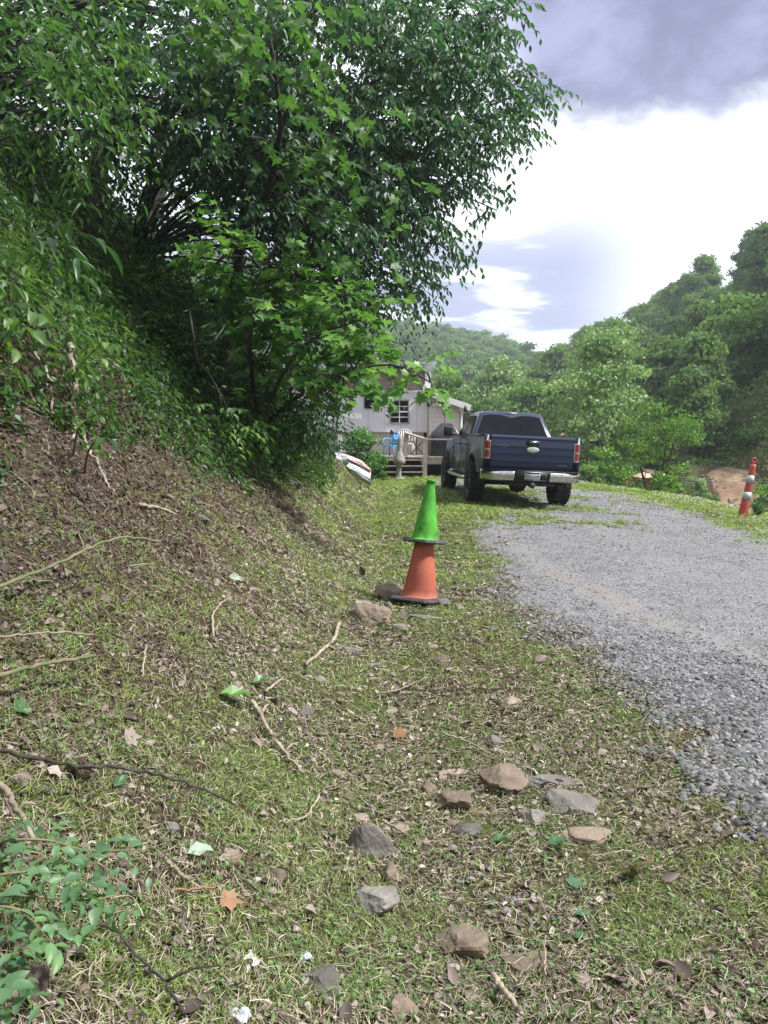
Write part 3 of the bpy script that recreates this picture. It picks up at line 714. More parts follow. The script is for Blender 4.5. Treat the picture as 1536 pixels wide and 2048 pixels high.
def make_rock(u, v, w, h, kind, tint, mk_, label):
    g = hit(u, v); D = np.linalg.norm(g - np.array([0, 0, CAMH]))
    k = D / FPX * 0.98
    wm, hm = w * k, h * k * .92
    if 690 < u < 900 and 1190 < v < 1270: wm, hm = wm * 1.2, hm * 1.35
    rs = np.random.default_rng(int(u * 7 + v))
    for _ in range(1):
        tv, tf = rock_shape(4 if w > 40 else 3, 13 if kind != 'flat' else 15, rs, .055)
        tv = tv * (1 + .05 * fbm(tv[:, 0] * 9 + tv[:, 2] * 7, tv[:, 1] * 9 - tv[:, 2] * 5, 1.6, u))[:, None]
    tv = tv / (tv.max(0) - tv.min(0))[None, :]
    tv = tv - (tv.max(0) + tv.min(0)) / 2
    dep = {'block': 0.85, 'flat': 0.75, 'slab': 0.6, 'wedge': 0.42}[kind] * wm
    hz = {'block': 1.12, 'flat': 1.0, 'slab': 0.75, 'wedge': 1.5}[kind] * hm
    if kind == 'flat':
        dep = min(dep, max(hm * 1.5, 0.35 * wm)); hz = hm * 0.75
        if tv.shape[0]: tv[:, 2] = np.clip(tv[:, 2] * 1.7, -0.5, 0.5) * (0.85 + 0.1 * tv[:, 0:1].ravel())
    if kind == 'slab': tv[:, 2] = np.clip(tv[:, 2] * 1.8, -0.5, 0.5)
    s = np.array([wm, dep, hz]) * 1.06
    vv = tv * s
    if kind == 'wedge':   # upright fin sloping down to the right
        fx = tv[:, 0] + 0.5
        vv[:, 2] = (tv[:, 2] + .5) * hz * (1.12 - 0.80 * np.clip(fx, 0, 1) ** 1.5) - .5 * hz
    z = vv[:, 2].min()
    # bedding layers as shallow steps
    vv[:, 0] += 0.012 * wm * np.sign(np.sin(vv[:, 2] / max(hz, 1e-3) * 22 + rs.uniform(0, 6)))
    rz = rs.uniform(-0.35, 0.35); tx = rs.uniform(-0.1, 0.12); ty = rs.uniform(-0.12, 0.12)
    if kind == 'slab': tx = 0.35; ty = 0.18
    b = Bag(); b.add(vv, tf, np.clip(tint + 0.25 * fbm(vv[:, 0] / wm * 3 + u, vv[:, 1] / wm * 3 + vv[:, 2] / wm * 4, 1.0), 0, 1))
    o = b.build('rock', M_ROCKG if mk_ == 'g' else M_ROCK, smooth=False)
    bury = 0.38
    o.location = (g[0], g[1] + dep * 0.30, float(zg(g[0], g[1] + dep * 0.3)) + hz * (0.5 - bury))
    o.rotation_euler = (tx, ty, rz)
    return tag(o, label, 'rock', 'rocks scattered along the verge')
for r_ in ROCKS: make_rock(*r_)

# ------------------------------------------------------------------ sticks and canes
def ground_stick(pts, r0, r1, m, label, name='stick', lift=0.04, sides=(), group='dead sticks lying on the ground'):
    w = [hit(u, v) + np.array([0, 0, lift]) for u, v in pts]
    c = spline(w, 4 + 5 * len(w)); c += rng.normal(size=c.shape) * 0.0025
    b = Bag(); tube(b, c, np.linspace(r0, r1, len(c)), 7)
    for i, (t_, du, dv) in enumerate(sides):
        a = c[int(t_ * (len(c) - 1))]
        tube(b, spline([a, a + np.array([du * .5, dv * .5, 0.02]), a + np.array([du, dv, 0.015])], 5), np.linspace(r1, r1 * 0.4, 5), 5)
    return tag(b.build(name, m, local=c[0]), label, 'stick', group)
STICKS = [
 ([(678, 1258), (668, 1290), (640, 1318), (612, 1342)], .013, .009, M_DEAD, 'pale curved stick lying left of the rocks below the cone', [(.5, .05, .06)]),
 ([(505, 1418), (522, 1448), (542, 1488)], .010, .008, M_DEAD, 'pale broken stick, upper half, lying down the verge', [(.55, .02, .08)]),
 ([(552, 1500), (575, 1530), (606, 1566)], .009, .006, M_DEAD, 'pale broken stick, lower half, ending in the grass', [(.4, .04, .05)]),
 ([(532, 1400), (566, 1372)], .007, .005, M_DEAD, 'short pale stick above the broken pale stick', []),
 ([(427, 1290), (427, 1245), (445, 1220), (462, 1208)], .006, .004, M_DEAD, 'thin hooked white twig at the foot of the bank', []),
 ([(885, 1482), (935, 1500), (985, 1528)], .005, .003, M_DEAD, 'thin straight twig above the slab group', [(.15, -.05, .0)]),
 ([(985, 1978), (1010, 2010), (1045, 2060)], .008, .007, M_DEAD, 'brown stick running off the bottom edge right of centre', []),
 ([(160, 1886), (230, 1896), (290, 1960), (330, 2000), (372, 2060)], .0032, .004, M_BARK, 'dark curved twig at the bottom left', [(.75, .12, .03)]),
 ([(335, 1752), (378, 1790)], .006, .005, M_TWIG, 'short brown twig under the rose leaves', []),
 ([(350, 1808), (432, 1803)], .003, .003, mat('rust_twig', (0.22, 0.12, 0.07), (0.30, 0.18, 0.10), 0.8), 'rust orange stalk left of the orange leaf', []),
 ([(280, 1022), (325, 1030), (352, 1042)], .012, .008, M_DEAD, 'short stick on the bank slope', []),
 ([(762, 1400), (800, 1392), (850, 1368)], .006, .004, M_TWIG, 'thin brown twig in the grass below the mossy stone', []),
 ([(640, 1610), (610, 1655), (560, 1668)], .005, .003, M_DEAD, 'thin bent twig left of the wedge rock', []),
 ([(765, 1660), (785, 1672), (812, 1690)], .006, .004, M_TWIG, 'twig lying behind the wedge rock', [(.4, .05, -.02)]),
 ([(285, 1378), (292, 1310)], .004, .003, M_DEAD, 'straight pale stalk on the left of the verge', []),
 ([(118, 1915), (150, 1985)], .004, .003, M_DEAD, 'pale straw stalk among the weeds at bottom left', []),
 ([(1180, 1735), (1262, 1722)], .003, .003, M_DEAD, 'thin pale stem near the tan flat rock', []),
 ([(1090, 1980), (1088, 1900)], .003, .002, M_DEAD, 'thin dry stem in front of the flat dark rock', []),
]
for p_, a_, b_, m_, l_, s_ in STICKS: ground_stick(p_, a_, b_, m_, l_, sides=s_)

def cane(pts, r0, r1, m, label, knots=True, name='bramble_cane', sides=(), group='arching canes from the bank'):
    w = [P(u, v, min(D, hit(max(u, -40), v)[1] * .93 - .05)) for u, v, D in pts]
    c = spline(w, 8 * len(w)); c[1:-1] += rng.normal(size=c[1:-1].shape) * 0.002
    rad = np.linspace(r0, r1, len(c)); rad[::5] *= 1.15
    b = Bag(); tube(b, c, rad, 8)
    for t_, d_, L_ in sides:
        a = c[int(t_ * (len(c) - 1))]; d_ = nrm(np.array(d_)) * L_
        tube(b, spline([a, a + d_ * .5, a + d_ + np.array([0, 0, -0.01])], 5), np.linspace(r1 * .8, r1 * 0.3, 5), 5)
    return tag(b.build(name, m, local=c[0]), label, 'stem', group)
cane([(-140, 1215, 2.9), (0, 1172, 3.0), (120, 1125, 3.1), (230, 1077, 3.2), (322, 1083, 3.3)], .0075, .005, M_CANE, 'thick green brown cane arching across the left bank', sides=[(.45, (0.2, 0, 1), .06)])
cane([(-120, 1378, 2.6), (0, 1350, 2.7), (80, 1330, 2.75), (190, 1311, 2.8)], .008, .006, M_CANE, 'short green cane with a frayed snapped tip at left')
cane([(-110, 1280, 2.8), (0, 1275, 2.9), (100, 1265, 3.0), (190, 1269, 3.0)], .005, .003, M_TWIG, 'thin grey cane between the two green canes at left', sides=[(.6, (.5, .2, -.5), .18)])
cane([(-60, 1490, 2.1), (0, 1500, 2.15), (110, 1525, 2.2), (250, 1537, 2.25), (345, 1556, 2.3), (430, 1590, 2.4), (470, 1608, 2.45)], .0055, .003, M_BARK, 'long dark bramble cane reaching in over dead leaves')
cane([(-80, 1500, 1.75), (0, 1568, 1.8), (30, 1610, 1.85), (68, 1680, 1.95)], .009, .005, M_TWIG, 'grey brown double stem at the left edge above the rose leaves', sides=[(.35, (.3, .1, -.9), .12)])
for (pts, r0, r1, l_) in [
  ([(140, 690, 5.0), (148, 770, 4.9), (146, 880, 4.75), (152, 985, 4.6)], .022, .012, 'thick grey dead vine hanging straight down the bank'),
  ([(165, 860, 4.85), (180, 915, 4.7), (212, 1000, 4.5), (232, 1062, 4.4)], .011, .006, 'thin grey dead vine hanging right of the thick one'),
  ([(60, 690, 4.7), (100, 760, 4.75), (104, 860, 4.6)], .012, .008, 'curved dead vine hanging left of the thick one'),
  ([(20, 800, 4.5), (80, 830, 4.5), (96, 900, 4.45)], .007, .004, 'thin dead vine drooping at the left edge of the bank')]:
    w = [P(*p_) for p_ in pts]
    c = spline(w, 20)
    c[:, 2] = np.maximum(c[:, 2], zg(c[:, 0], c[:, 1]) + 0.03)
    b = Bag(); tube(b, c + rng.normal(size=c.shape) * .006, np.linspace(r0, r1, 20), 7)
    tag(b.build('dead_vine', M_DEAD, local=c[0]), l_, 'vine', 'dead vines on the bank')

# ------------------------------------------------------------------ single leaves and scraps
def ground_leaf(u, v, wpx, tmpl, m, tint, label, az, tilt=0.3, name='fallen_leaf', asp=0.75, cat='leaf', lift=0.022, curl=1.0):
    g = hit(u, v); D = np.linalg.norm(g - np.array([0, 0, CAMH])); L = wpx * D / FPX
    tv, tf = np.array(tmpl[0]), tmpl[1]
    tv = tv.copy(); tv[:, 2] *= curl
    M = rot_frames(np.array([az]), np.array([tilt]), np.array([rng.normal() * .3]), gnormal(g[0:1], g[1:2]))
    M = scl(M, np.array([[L * asp, L, L]]))
    b = Bag(); pos = g + np.array([0, 0, lift]); b.inst(tv, tf, pos[None], M, [tint])
    o = b.build(name, m, local=pos, smooth=False)
    return tag(o, label, cat)
L_GREENL = leafmat('fallen_green', [(0.09, 0.19, 0.10), (0.06, 0.15, 0.035), (0.12, 0.27, 0.04)], 0.3, 0.4, spec=0.5)
M_BROWNL = leafmat('big_brown', [(0.12, 0.07, 0.03), (0.24, 0.16, 0.075), (0.27, 0.14, 0.06)], 0.2, 0.5, tcol=(1, .6, .3))
M_PALE = leafmat('pale_leaf', [(0.35, 0.45, 0.33), (0.62, 0.62, 0.55)], 0.2, 0.6)
for a_ in [
 (440, 1400, 62, T_LEAFC, L_GREENL, .9, 'large bright green leaf standing in the grass left of centre', 1.3, .5, .5),
 (505, 1375, 36, T_LEAFC, L_GREENL, .6, 'green leaf on edge above the broken pale stick', 1.0, .6, .6),
 (30, 1438, 42, T_LEAFC, L_GREENL, .35, 'dark green heart shaped leaf lying at the left edge', .2, .1, .9),
 (228, 1590, 34, T_LEAFC, L_GREENL, .15, 'pale green curled leaf under the long bramble cane', .3, .6, .5),
 (375, 1722, 46, T_LEAFC, M_PALE, .1, 'pale grey green curled leaf right of the rose leaves', 1.2, .5, .6),
 (458, 1160, 28, T_LEAFC, M_PALE, .2, 'pale mint leaf on the lower bank', 1.4, .3, .6),
 (560, 1178, 30, T_LEAFC, M_PALE, .1, 'narrow pale leaf at the foot of the bank', 1.5, .2, .3),
 (468, 1328, 24, T_LEAFC, M_PALE, .0, 'small grey green leaf above the large bright green leaf', 2.5, .4, .5),
 (1262, 1752, 66, T_MAPLE, M_BROWNL, .5, 'big curled brown leaf beside the tan flat rock', 2.6, .7, .8),
 (440, 1812, 48, T_MAPLE, M_BROWNL, 1., 'crumpled orange leaf in the lower left grass', 1.4, .3, .7),
 (788, 1480, 34, T_MAPLE, M_BROWNL, .9, 'orange brown clod of dead leaf in the middle of the verge', 1.4, .3, .8),
 (385, 893, 46, T_LEAFC, L_GREENL, .95, 'bright green leaf caught on the bank slope', 1.5, .3, .6),
 (1140, 1785, 34, T_MAPLE, L_GREENL, .0, 'small lobed green leaf lying below the tan flat rock', 1.0, .1, .9),
 (1150, 1840, 30, T_MAPLE, L_GREENL, .05, 'lobed bluish green leaf among dead grass at right', 2.0, .1, .9),
 (1158, 1890, 28, T_MAPLE, L_GREENL, .1, 'lobed green leaf right of the flat dark rock', .4, .1, .9),
 (985, 1695, 34, T_LEAFC, L_GREENL, .2, 'rounded green leaf left of the tan flat rock', 1.5, .1, .6),
 (1095, 1700, 34, T_LEAFC, L_GREENL, .1, 'shiny oval green leaf in front of the tan flat rock', 1.5, .3, .6),
 (250, 1490, 40, T_MAPLE, L_LITTER, .7, 'pinkish dead maple leaf above the bramble cane', .8, .2, .9),
 (175, 1560, 34, T_LEAFC, L_LITTER, .95, 'pale ribbed dead leaf at the end of the curled leaf pile', 3.0, .6, .8),
 (128, 1555, 54, T_LEAFC, L_LITTER, .2, 'dark curled dead leaf under the long bramble cane', 1.4, .5, .8),
 (95, 1555, 30, T_LEAFC, L_LITTER, .8, 'small pinkish dead leaf left of the dark curled leaf', 1.7, .2, .8),
]: ground_leaf(a_[0], a_[1], a_[2], a_[3], a_[4], a_[5], a_[6], a_[7], a_[8], asp=a_[9])
# crumpled scraps of plastic film and paper
M_FILM = mat('plastic_film', (0.50, 0.52, 0.56), (0.42, 0.44, 0.48), 0.25, 40)
def scrap(u, v, w, label, name, m, amp=.35):
    g = hit(u, v); D = np.linalg.norm(g - np.array([0, 0, CAMH])); L = w * D / FPX
    n = 9; a = np.linspace(-.5, .5, n); X, Y = np.meshgrid(a, a)
    Z = amp * (fbm(X, Y, 3.2, u, 3)) + .25 - .5 * (X ** 2 + Y ** 2)
    X = X + .18 * fbm(X, Y, 3, v); Y = (Y + .18 * fbm(X, Y, 3, v + 9)) * .8
    id_ = np.arange(n * n).reshape(n, n)
    q = np.stack([id_[:-1, :-1], id_[:-1, 1:], id_[1:, 1:], id_[1:, :-1]], -1).reshape(-1, 4)
    b = Bag(); b.add(np.stack([X.ravel(), Y.ravel(), Z.ravel()], 1) * L, q)
    o = b.build(name, m, smooth=False); o.location = tuple(g + np.array([0, 0, .01])); o.rotation_euler = (0, 0, u)
    s = o.modifiers.new('thickness', 'SOLIDIFY'); s.thickness = .001
    return tag(o, label, 'litter')
scrap(607, 1925, 30, 'crumpled bluish white scrap of plastic in the lower grass', 'plastic_scrap', M_FILM)
scrap(502, 1932, 28, 'pale papery scrap left of the white plastic scrap', 'paper_scrap', mat('paper', (0.55, 0.5, 0.45), (0.68, 0.64, 0.6), .8))
scrap(480, 2045, 36, 'clear crumpled plastic wrapper at the bottom edge', 'plastic_wrapper', M_FILM, .3)

# ------------------------------------------------------------------ foliage builders
def sprays(b, base, dirs, length, k, leaf, asp, droop, tint, tmpl=T_LEAF, hang=0.45, tspread=0.18, twig=None, tr=0.004, side=0.9):
    """twigs from base (N,3) along dirs, k leaves each; droop bends them down"""
    n = len(base); dirs = nrm(dirs)
    length = np.broadcast_to(length, n); droop = np.broadcast_to(droop, n)
    t_ = (np.arange(k) + 0.6) / k
    T = np.tile(t_, (n, 1)) + rng.uniform(-.4, .4, (n, k)) / k
    down = np.array([0, 0, -1.0])
    pos = base[:, None] + dirs[:, None] * (length[:, None] * T)[..., None] + down * (droop[:, None] * length[:, None] * T ** 2)[..., None]
    tang = nrm(dirs[:, None] + down * (2 * droop[:, None] * T)[..., None])
    sd_ = np.cross(tang, np.array([0, 0, 1.0])); sd_ = nrm(sd_ + 1e-6)
    sgn = np.where(np.arange(k) % 2 == 0, 1.0, -1.0)[None, :, None]
    ly = nrm(tang * 0.55 + sd_ * sgn * side + down * hang + rng.normal(size=(n, k, 3)) * 0.22)
    up = nrm(np.array([0, 0, 1.0]) + rng.normal(size=(n, k, 3)) * 0.38)
    x = nrm(np.cross(ly, up)); z = np.cross(x, ly)
    M = np.stack([x, ly, z], -1).reshape(-1, 3, 3)
    L = (leaf * rng.uniform(0.65, 1.2, (n, k))).reshape(-1)
    M = scl(M, np.stack([L * asp, L, L], 1))
    tt = np.clip(np.broadcast_to(np.asarray(tint)[:, None] if np.ndim(tint) else tint, (n, k)) + rng.normal(size=(n, k)) * tspread, 0, 1).reshape(-1)
    b.inst(tmpl[0], tmpl[1], pos.reshape(-1, 3), M, tt)
    if twig is not None:
        for i in range(n):
            tq = np.linspace(0, 1, 4)
            c = base[i] + dirs[i] * (length[i] * tq)[:, None] + down * (droop[i] * length[i] * tq ** 2)[:, None]
            tube(twig, c, np.linspace(tr, tr * .35, 4), 3, caps=False)
def limb(b, a, c, r0, r1, sag=0.0, n=9, wob=0.06, seg=7):
    a = np.asarray(a, float); c = np.asarray(c, float)
    L = np.linalg.norm(c - a)
    mid = (a + c) / 2 + np.array([0, 0, sag * L]) + rng.normal(size=3) * wob * L * 0.5
    pts = spline([a, a * .72 + c * .28 + (mid - (a + c) / 2) * .8, mid * 1.0, a * .25 + c * .75 + (mid - (a + c) / 2) * .7, c], n)
    tube(b, pts, np.linspace(r0, r1, n), seg, caps=False)
    return pts
def clump_crown(cb, tb, root_pts, clumps, per, k, leaf, asp, length, droop, tmpl, out, twigs=False, lr=0.03, tintspread=.12, hang=.45, flat=.8):
    """clumps: (u, v, D, r, tint). limbs grow from the nearest trunk point; sprays fill each clump"""
    root = np.asarray(root_pts)
    for (u, v, D, r, ti) in clumps:
        c = P(u, v, D)
        i = np.argmin(np.linalg.norm(root - c, axis=1) + 0.8 * np.maximum(0, root[:, 2] - c[2]))
        pts = limb(tb, root[i], c, lr * (0.5 + r), lr * .25, sag=0.10, n=8, seg=5)
        n = max(3, int(per * r * r))
        d = nrm(rng.normal(size=(n, 3))); rad = r * rng.random(n) ** 0.45
        base = c + d * rad[:, None] * np.array([1, 1, flat]); base[:, 2] -= (1 - flat) * .55 * np.maximum(0, (base - c) @ np.append(nrm((c - root[i])[:2] + 1e-6), 0)) 
        for q_ in range(min(4, n // 6 + 1)):
            limb(tb, pts[-3], base[rng.integers(0, n)], lr * .3, lr * .1, n=5, seg=4)
        outw = nrm(c - root[i])
        dirs = d * 0.7 + outw * out + rng.normal(size=(n, 3)) * 0.35
        dirs[:, 2] *= 0.6
        tt = ti + rng.normal(size=n) * tintspread
        sprays(cb, base, dirs, length * rng.uniform(.7, 1.25, n), k, leaf, asp, droop, tt, tmpl, hang=hang, twig=tb if twigs else None)
def trunk(tb, ctrl, r0, r1, n=22, seg=12):
    pts = spline(ctrl, n); rad = np.linspace(r0, r1, n); rad[0] *= 1.5; rad[1] *= 1.18
    pts[1:] += rng.normal(size=(n - 1, 3)) * r0 * .12
    tube(tb, pts, rad, seg, caps=False)
    return pts
def J(lst, ju=14, jd=0.5):
    return [(u + rng.normal() * ju, v + rng.normal() * ju, D + rng.normal() * jd, r, t_) for u, v, D, r, t_ in lst]
def tree(name, label, cat, base, bark, leafm, cb, tb, group=None, foliage='crown'):
    e = empty(name, base, label=label, cat=cat, group=group)
    bb = np.asarray(base, float)
    for bag, nm, mm in ((tb, 'trunk', bark), (cb, foliage, leafm)):
        if bag.n:
            o = bag.build(nm, mm, smooth=(nm == 'trunk')); o.parent = e; o.matrix_parent_inverse = Matrix.Translation(-Vector(bb))
    return e

# --- the big overhanging tree leaning out of the bank
b0 = hit(262, 500); b0 = b0 + np.array([0, .1, -.15])
D0 = b0[1]
cb, tb = Bag(), Bag()
tr1 = trunk(tb, [b0, P(300, 420, D0 + .3), P(352, 318, D0 + .8), P(395, 215, D0 + 1.4), P(470, 70, D0 + 2.2), P(560, -120, D0 + 3.0)], .19, .06)
tr2 = trunk(tb, [P(352, 318, D0 + .8), P(440, 300, D0 + 1.4), P(590, 300, D0 + 2.0), P(720, 180, D0 + 2.6), P(860, 90, D0 + 3.2)], .07, .025, seg=8)
tr3 = trunk(tb, [P(330, 365, D0 + .6), P(430, 420, D0 + 1.0), P(580, 360, D0 + 1.6), P(760, 330, D0 + 2.3), P(930, 320, D0 + 2.8)], .06, .02, seg=8)
tr4 = trunk(tb, [P(300, 420, D0 + .3), P(420, 470, D0 + .8), P(560, 480, D0 + 1.4), P(700, 480, D0 + 2.0), P(830, 500, D0 + 2.6)], .055, .02, seg=8)
roots = np.vstack([tr1, tr2, tr3, tr4])
CL = []
for u, v, r, ti in [
  (470, 40, .8, .2), (600, 10, .8, .3), (700, -20, .7, .3), (780, 40, .8, .4), (880, 10, .75, .35), (950, 30, .55, .4), (985, 60, .3, .5), (1000, 10, .3, .5),
  (400, 150, .9, .15), (530, 150, .9, .2), (620, 190, .7, .2), (740, 150, .7, .3), (830, 130, .8, .3), (920, 140, .7, .3), (1000, 150, .45, .4), (1050, 165, .32, .5), (1090, 185, .25, .55), (1110, 205, .16, .6),
  (450, 280, .9, .12), (580, 280, .8, .2), (690, 270, .8, .25), (800, 240, .8, .25), (900, 230, .75, .25), (980, 230, .5, .35), (1035, 235, .3, .5),
  (1000, 290, .28, .4), (560, 370, .8, .2), (680, 370, .8, .2), (790, 350, .75, .2), (880, 320, .65, .2), (930, 350, .4, .2), (960, 380, .33, .25), (985, 410, .2, .3),
  (620, 460, .75, .2), (720, 450, .7, .18), (810, 430, .65, .15), (880, 440, .5, .2), (915, 480, .3, .25), (925, 500, .22, .3),
  (690, 540, .6, .2), (780, 520, .55, .15), (850, 530, .4, .25), (890, 565, .22, .45), (840, 580, .28, .3), (780, 590, .35, .3), (720, 610, .4, .3), (650, 590, .5, .2), (868, 592, .12, .4), (810, 630, .2, .35)]:
    if v > 300: u -= 30 * min(1, (v - 300) / 120); r *= .88
    if u > 1040: u -= 22
    Dm = 10.2 + (u - 500) / 700 * 1.8
    CL.append((u, v, Dm - .7, r, ti)); 
    if r > .35: CL.append((u + 25, v + 15, Dm + .9, r * .95, ti - .05))
    if r > .6 and rng.random() < .45: CL.append((u - 30, v - 10, Dm + 2.3, r, ti - .1))
clump_crown(cb, tb, roots, J(CL, 10, .25), 96, 10, .115, .52, .42, .65, T_LEAF, .40, lr=.03, flat=.45, hang=.7, tintspread=.2)
tree('overhanging_tree', 'tall tree leaning out of the bank, its drooping leafy limbs reaching far over the drive', 'tree', b0, M_BARK, L_BIG, cb, tb)

# --- second trunk and crown behind it, closing the wood on the left
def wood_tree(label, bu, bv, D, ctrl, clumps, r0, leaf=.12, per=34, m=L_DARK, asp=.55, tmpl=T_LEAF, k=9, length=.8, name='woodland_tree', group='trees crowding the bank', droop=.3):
    x, y, _ = P(bu, bv, D); base = np.array([x, y, float(zg(x, y)) - .1])
    cb, tb = Bag(), Bag()
    pts = trunk(tb, [base] + [P(*c_) for c_ in ctrl], r0, r0 * .35, n=16, seg=9)
    clump_crown(cb, tb, pts, J(clumps, 15, .4), per, k, leaf, asp, length, droop, tmpl, .3, lr=.04 if leaf == .12 else .012)
    return tree(name, label, 'tree', base, M_BARK, m, cb, tb, group)
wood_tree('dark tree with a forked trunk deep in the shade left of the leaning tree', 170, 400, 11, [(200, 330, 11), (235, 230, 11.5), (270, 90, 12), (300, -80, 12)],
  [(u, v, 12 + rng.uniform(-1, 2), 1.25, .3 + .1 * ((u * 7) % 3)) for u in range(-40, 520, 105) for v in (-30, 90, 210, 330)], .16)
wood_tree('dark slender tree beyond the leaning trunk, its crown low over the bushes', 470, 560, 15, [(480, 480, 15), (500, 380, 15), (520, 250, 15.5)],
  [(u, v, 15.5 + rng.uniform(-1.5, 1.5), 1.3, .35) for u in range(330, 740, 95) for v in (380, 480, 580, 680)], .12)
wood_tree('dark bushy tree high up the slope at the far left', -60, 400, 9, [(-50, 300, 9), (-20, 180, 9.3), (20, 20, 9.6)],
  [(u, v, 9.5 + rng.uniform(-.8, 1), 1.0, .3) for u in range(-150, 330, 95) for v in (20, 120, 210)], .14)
wood_tree('tree with sunlit sprays hanging in at the top left corner', -120, 300, 6.2, [(-130, 150, 6.2), (-60, 20, 6.0), (40, -60, 5.8)],
  [(30, 20, 5.6, .42, .6), (110, 60, 5.5, .34, .75), (170, 120, 5.4, .3, .8), (230, 165, 5.3, .26, .85), (290, 215, 5.3, .2, .9), (320, 232, 5.3, .12, .9), (70, 130, 5.5, .4, .6), (150, 190, 5.5, .3, .7), (250, 20, 5.6, .3, .7), (90, -30, 5.4, .4, .6), (10, 150, 5.5, .35, .5), (200, 260, 5.6, .2, .6), (190, 60, 5.6, .25, .7)],
  .10, leaf=.085, per=120, m=L_BROAD, k=8, length=.34, asp=.52, droop=.5, name='overhanging_tree', group=None)
# broad leaved tree mixed into the canopy
wood_tree('tree with broad lobed bright leaves mixed into the middle of the canopy', 430, 640, 11.0, [(470, 540, 10.4), (530, 400, 9.4), (560, 250, 8.6), (540, 80, 8.2)],
  [(400, 20, 7.4, .35, .7), (450, 60, 7.5, .4, .75), (520, 30, 7.4, .4, .7), (570, 80, 7.4, .32, .7), (500, 140, 7.6, .35, .6), (560, 170, 7.6, .3, .6), (610, 200, 7.7, .3, .7), (640, 40, 7.6, .25, .6),
   (660, 260, 7.8, .28, .65), (700, 310, 7.9, .28, .7), (745, 245, 7.9, .2, .8), (640, 340, 7.9, .3, .6), (590, 300, 7.9, .3, .5), (560, 400, 8, .3, .5), (680, 400, 8, .25, .6), (740, 420, 8.1, .2, .6), (810, 390, 8.2, .12, .9), (610, 470, 8.1, .25, .5), (480, 260, 7.8, .3, .5), (720, 520, 8.2, .25, .5), (770, 470, 8.2, .15, .6), (420, 130, 7.6, .3, .6), (650, 120, 7.6, .2, .6)],
  .06, leaf=.125, per=70, m=L_BROAD, k=6, length=.34, asp=.85, tmpl=T_MAPLE, name='broad_leaved_tree', droop=.25)

# --- sapling with maple leaves at the bank foot, long arm over the yard
def sapling(label, base, stems, clumps, leaf, per, m, tmpl=T_MAPLE, asp=.95, k=6, length=.3, name='maple_sapling', lr=.018, group=None, droop=.2, cat='tree', foliage='crown', hang=.4):
    cb, tb = Bag(), Bag(); allp = []
    for st, r0 in stems:
        allp.append(trunk(tb, [base] + [P(*c_) for c_ in st], r0, r0 * .3, n=12, seg=7))
    clump_crown(cb, tb, np.vstack(allp), J(clumps, 8, .2), per, k, leaf, asp, length, droop, tmpl, .5, lr=lr, hang=hang)
    return tree(name, label, cat, base, M_BARK, m, cb, tb, group, foliage)
bs = hit(520, 860); 
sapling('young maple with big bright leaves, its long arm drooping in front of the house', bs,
  [([(500, 700, 8.6), (520, 560, 8.4), (560, 480, 8.3)], .035), ([(560, 760, 8.6), (620, 680, 8.4), (720, 640, 8.2)], .03), ([(600, 790, 8.5), (690, 745, 8.3), (790, 730, 8.1), (860, 765, 8.0)], .025)],
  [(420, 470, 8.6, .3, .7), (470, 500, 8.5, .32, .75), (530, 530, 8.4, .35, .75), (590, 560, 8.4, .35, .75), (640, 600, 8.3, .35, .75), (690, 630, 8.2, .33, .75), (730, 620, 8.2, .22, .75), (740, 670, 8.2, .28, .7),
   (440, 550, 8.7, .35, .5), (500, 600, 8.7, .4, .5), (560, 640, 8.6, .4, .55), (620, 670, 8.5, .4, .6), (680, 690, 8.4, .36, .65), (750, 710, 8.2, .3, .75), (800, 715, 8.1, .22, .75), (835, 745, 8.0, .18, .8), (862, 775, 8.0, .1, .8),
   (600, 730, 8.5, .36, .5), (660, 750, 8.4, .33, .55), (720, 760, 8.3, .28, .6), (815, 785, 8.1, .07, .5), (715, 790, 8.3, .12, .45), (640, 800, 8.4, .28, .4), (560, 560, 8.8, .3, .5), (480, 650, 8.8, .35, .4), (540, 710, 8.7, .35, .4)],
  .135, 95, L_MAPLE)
# dark thicket under and behind it
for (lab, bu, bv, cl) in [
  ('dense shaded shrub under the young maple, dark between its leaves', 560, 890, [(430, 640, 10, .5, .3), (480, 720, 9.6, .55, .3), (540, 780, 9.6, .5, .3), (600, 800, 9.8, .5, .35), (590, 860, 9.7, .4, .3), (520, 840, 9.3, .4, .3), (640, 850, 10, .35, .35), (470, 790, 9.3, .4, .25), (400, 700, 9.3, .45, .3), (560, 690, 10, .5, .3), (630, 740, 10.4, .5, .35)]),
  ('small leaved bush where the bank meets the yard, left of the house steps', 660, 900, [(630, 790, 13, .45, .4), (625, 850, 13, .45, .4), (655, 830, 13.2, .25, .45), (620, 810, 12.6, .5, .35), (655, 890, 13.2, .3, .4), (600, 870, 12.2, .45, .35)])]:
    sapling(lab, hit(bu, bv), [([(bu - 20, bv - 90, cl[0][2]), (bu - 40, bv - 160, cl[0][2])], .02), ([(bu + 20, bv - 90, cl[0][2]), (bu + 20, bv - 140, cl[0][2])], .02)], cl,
        .075, 170, L_DARK, tmpl=T_LEAF, asp=.6, k=9, length=.3, name='shrub', group=None, cat='shrub', foliage='foliage')

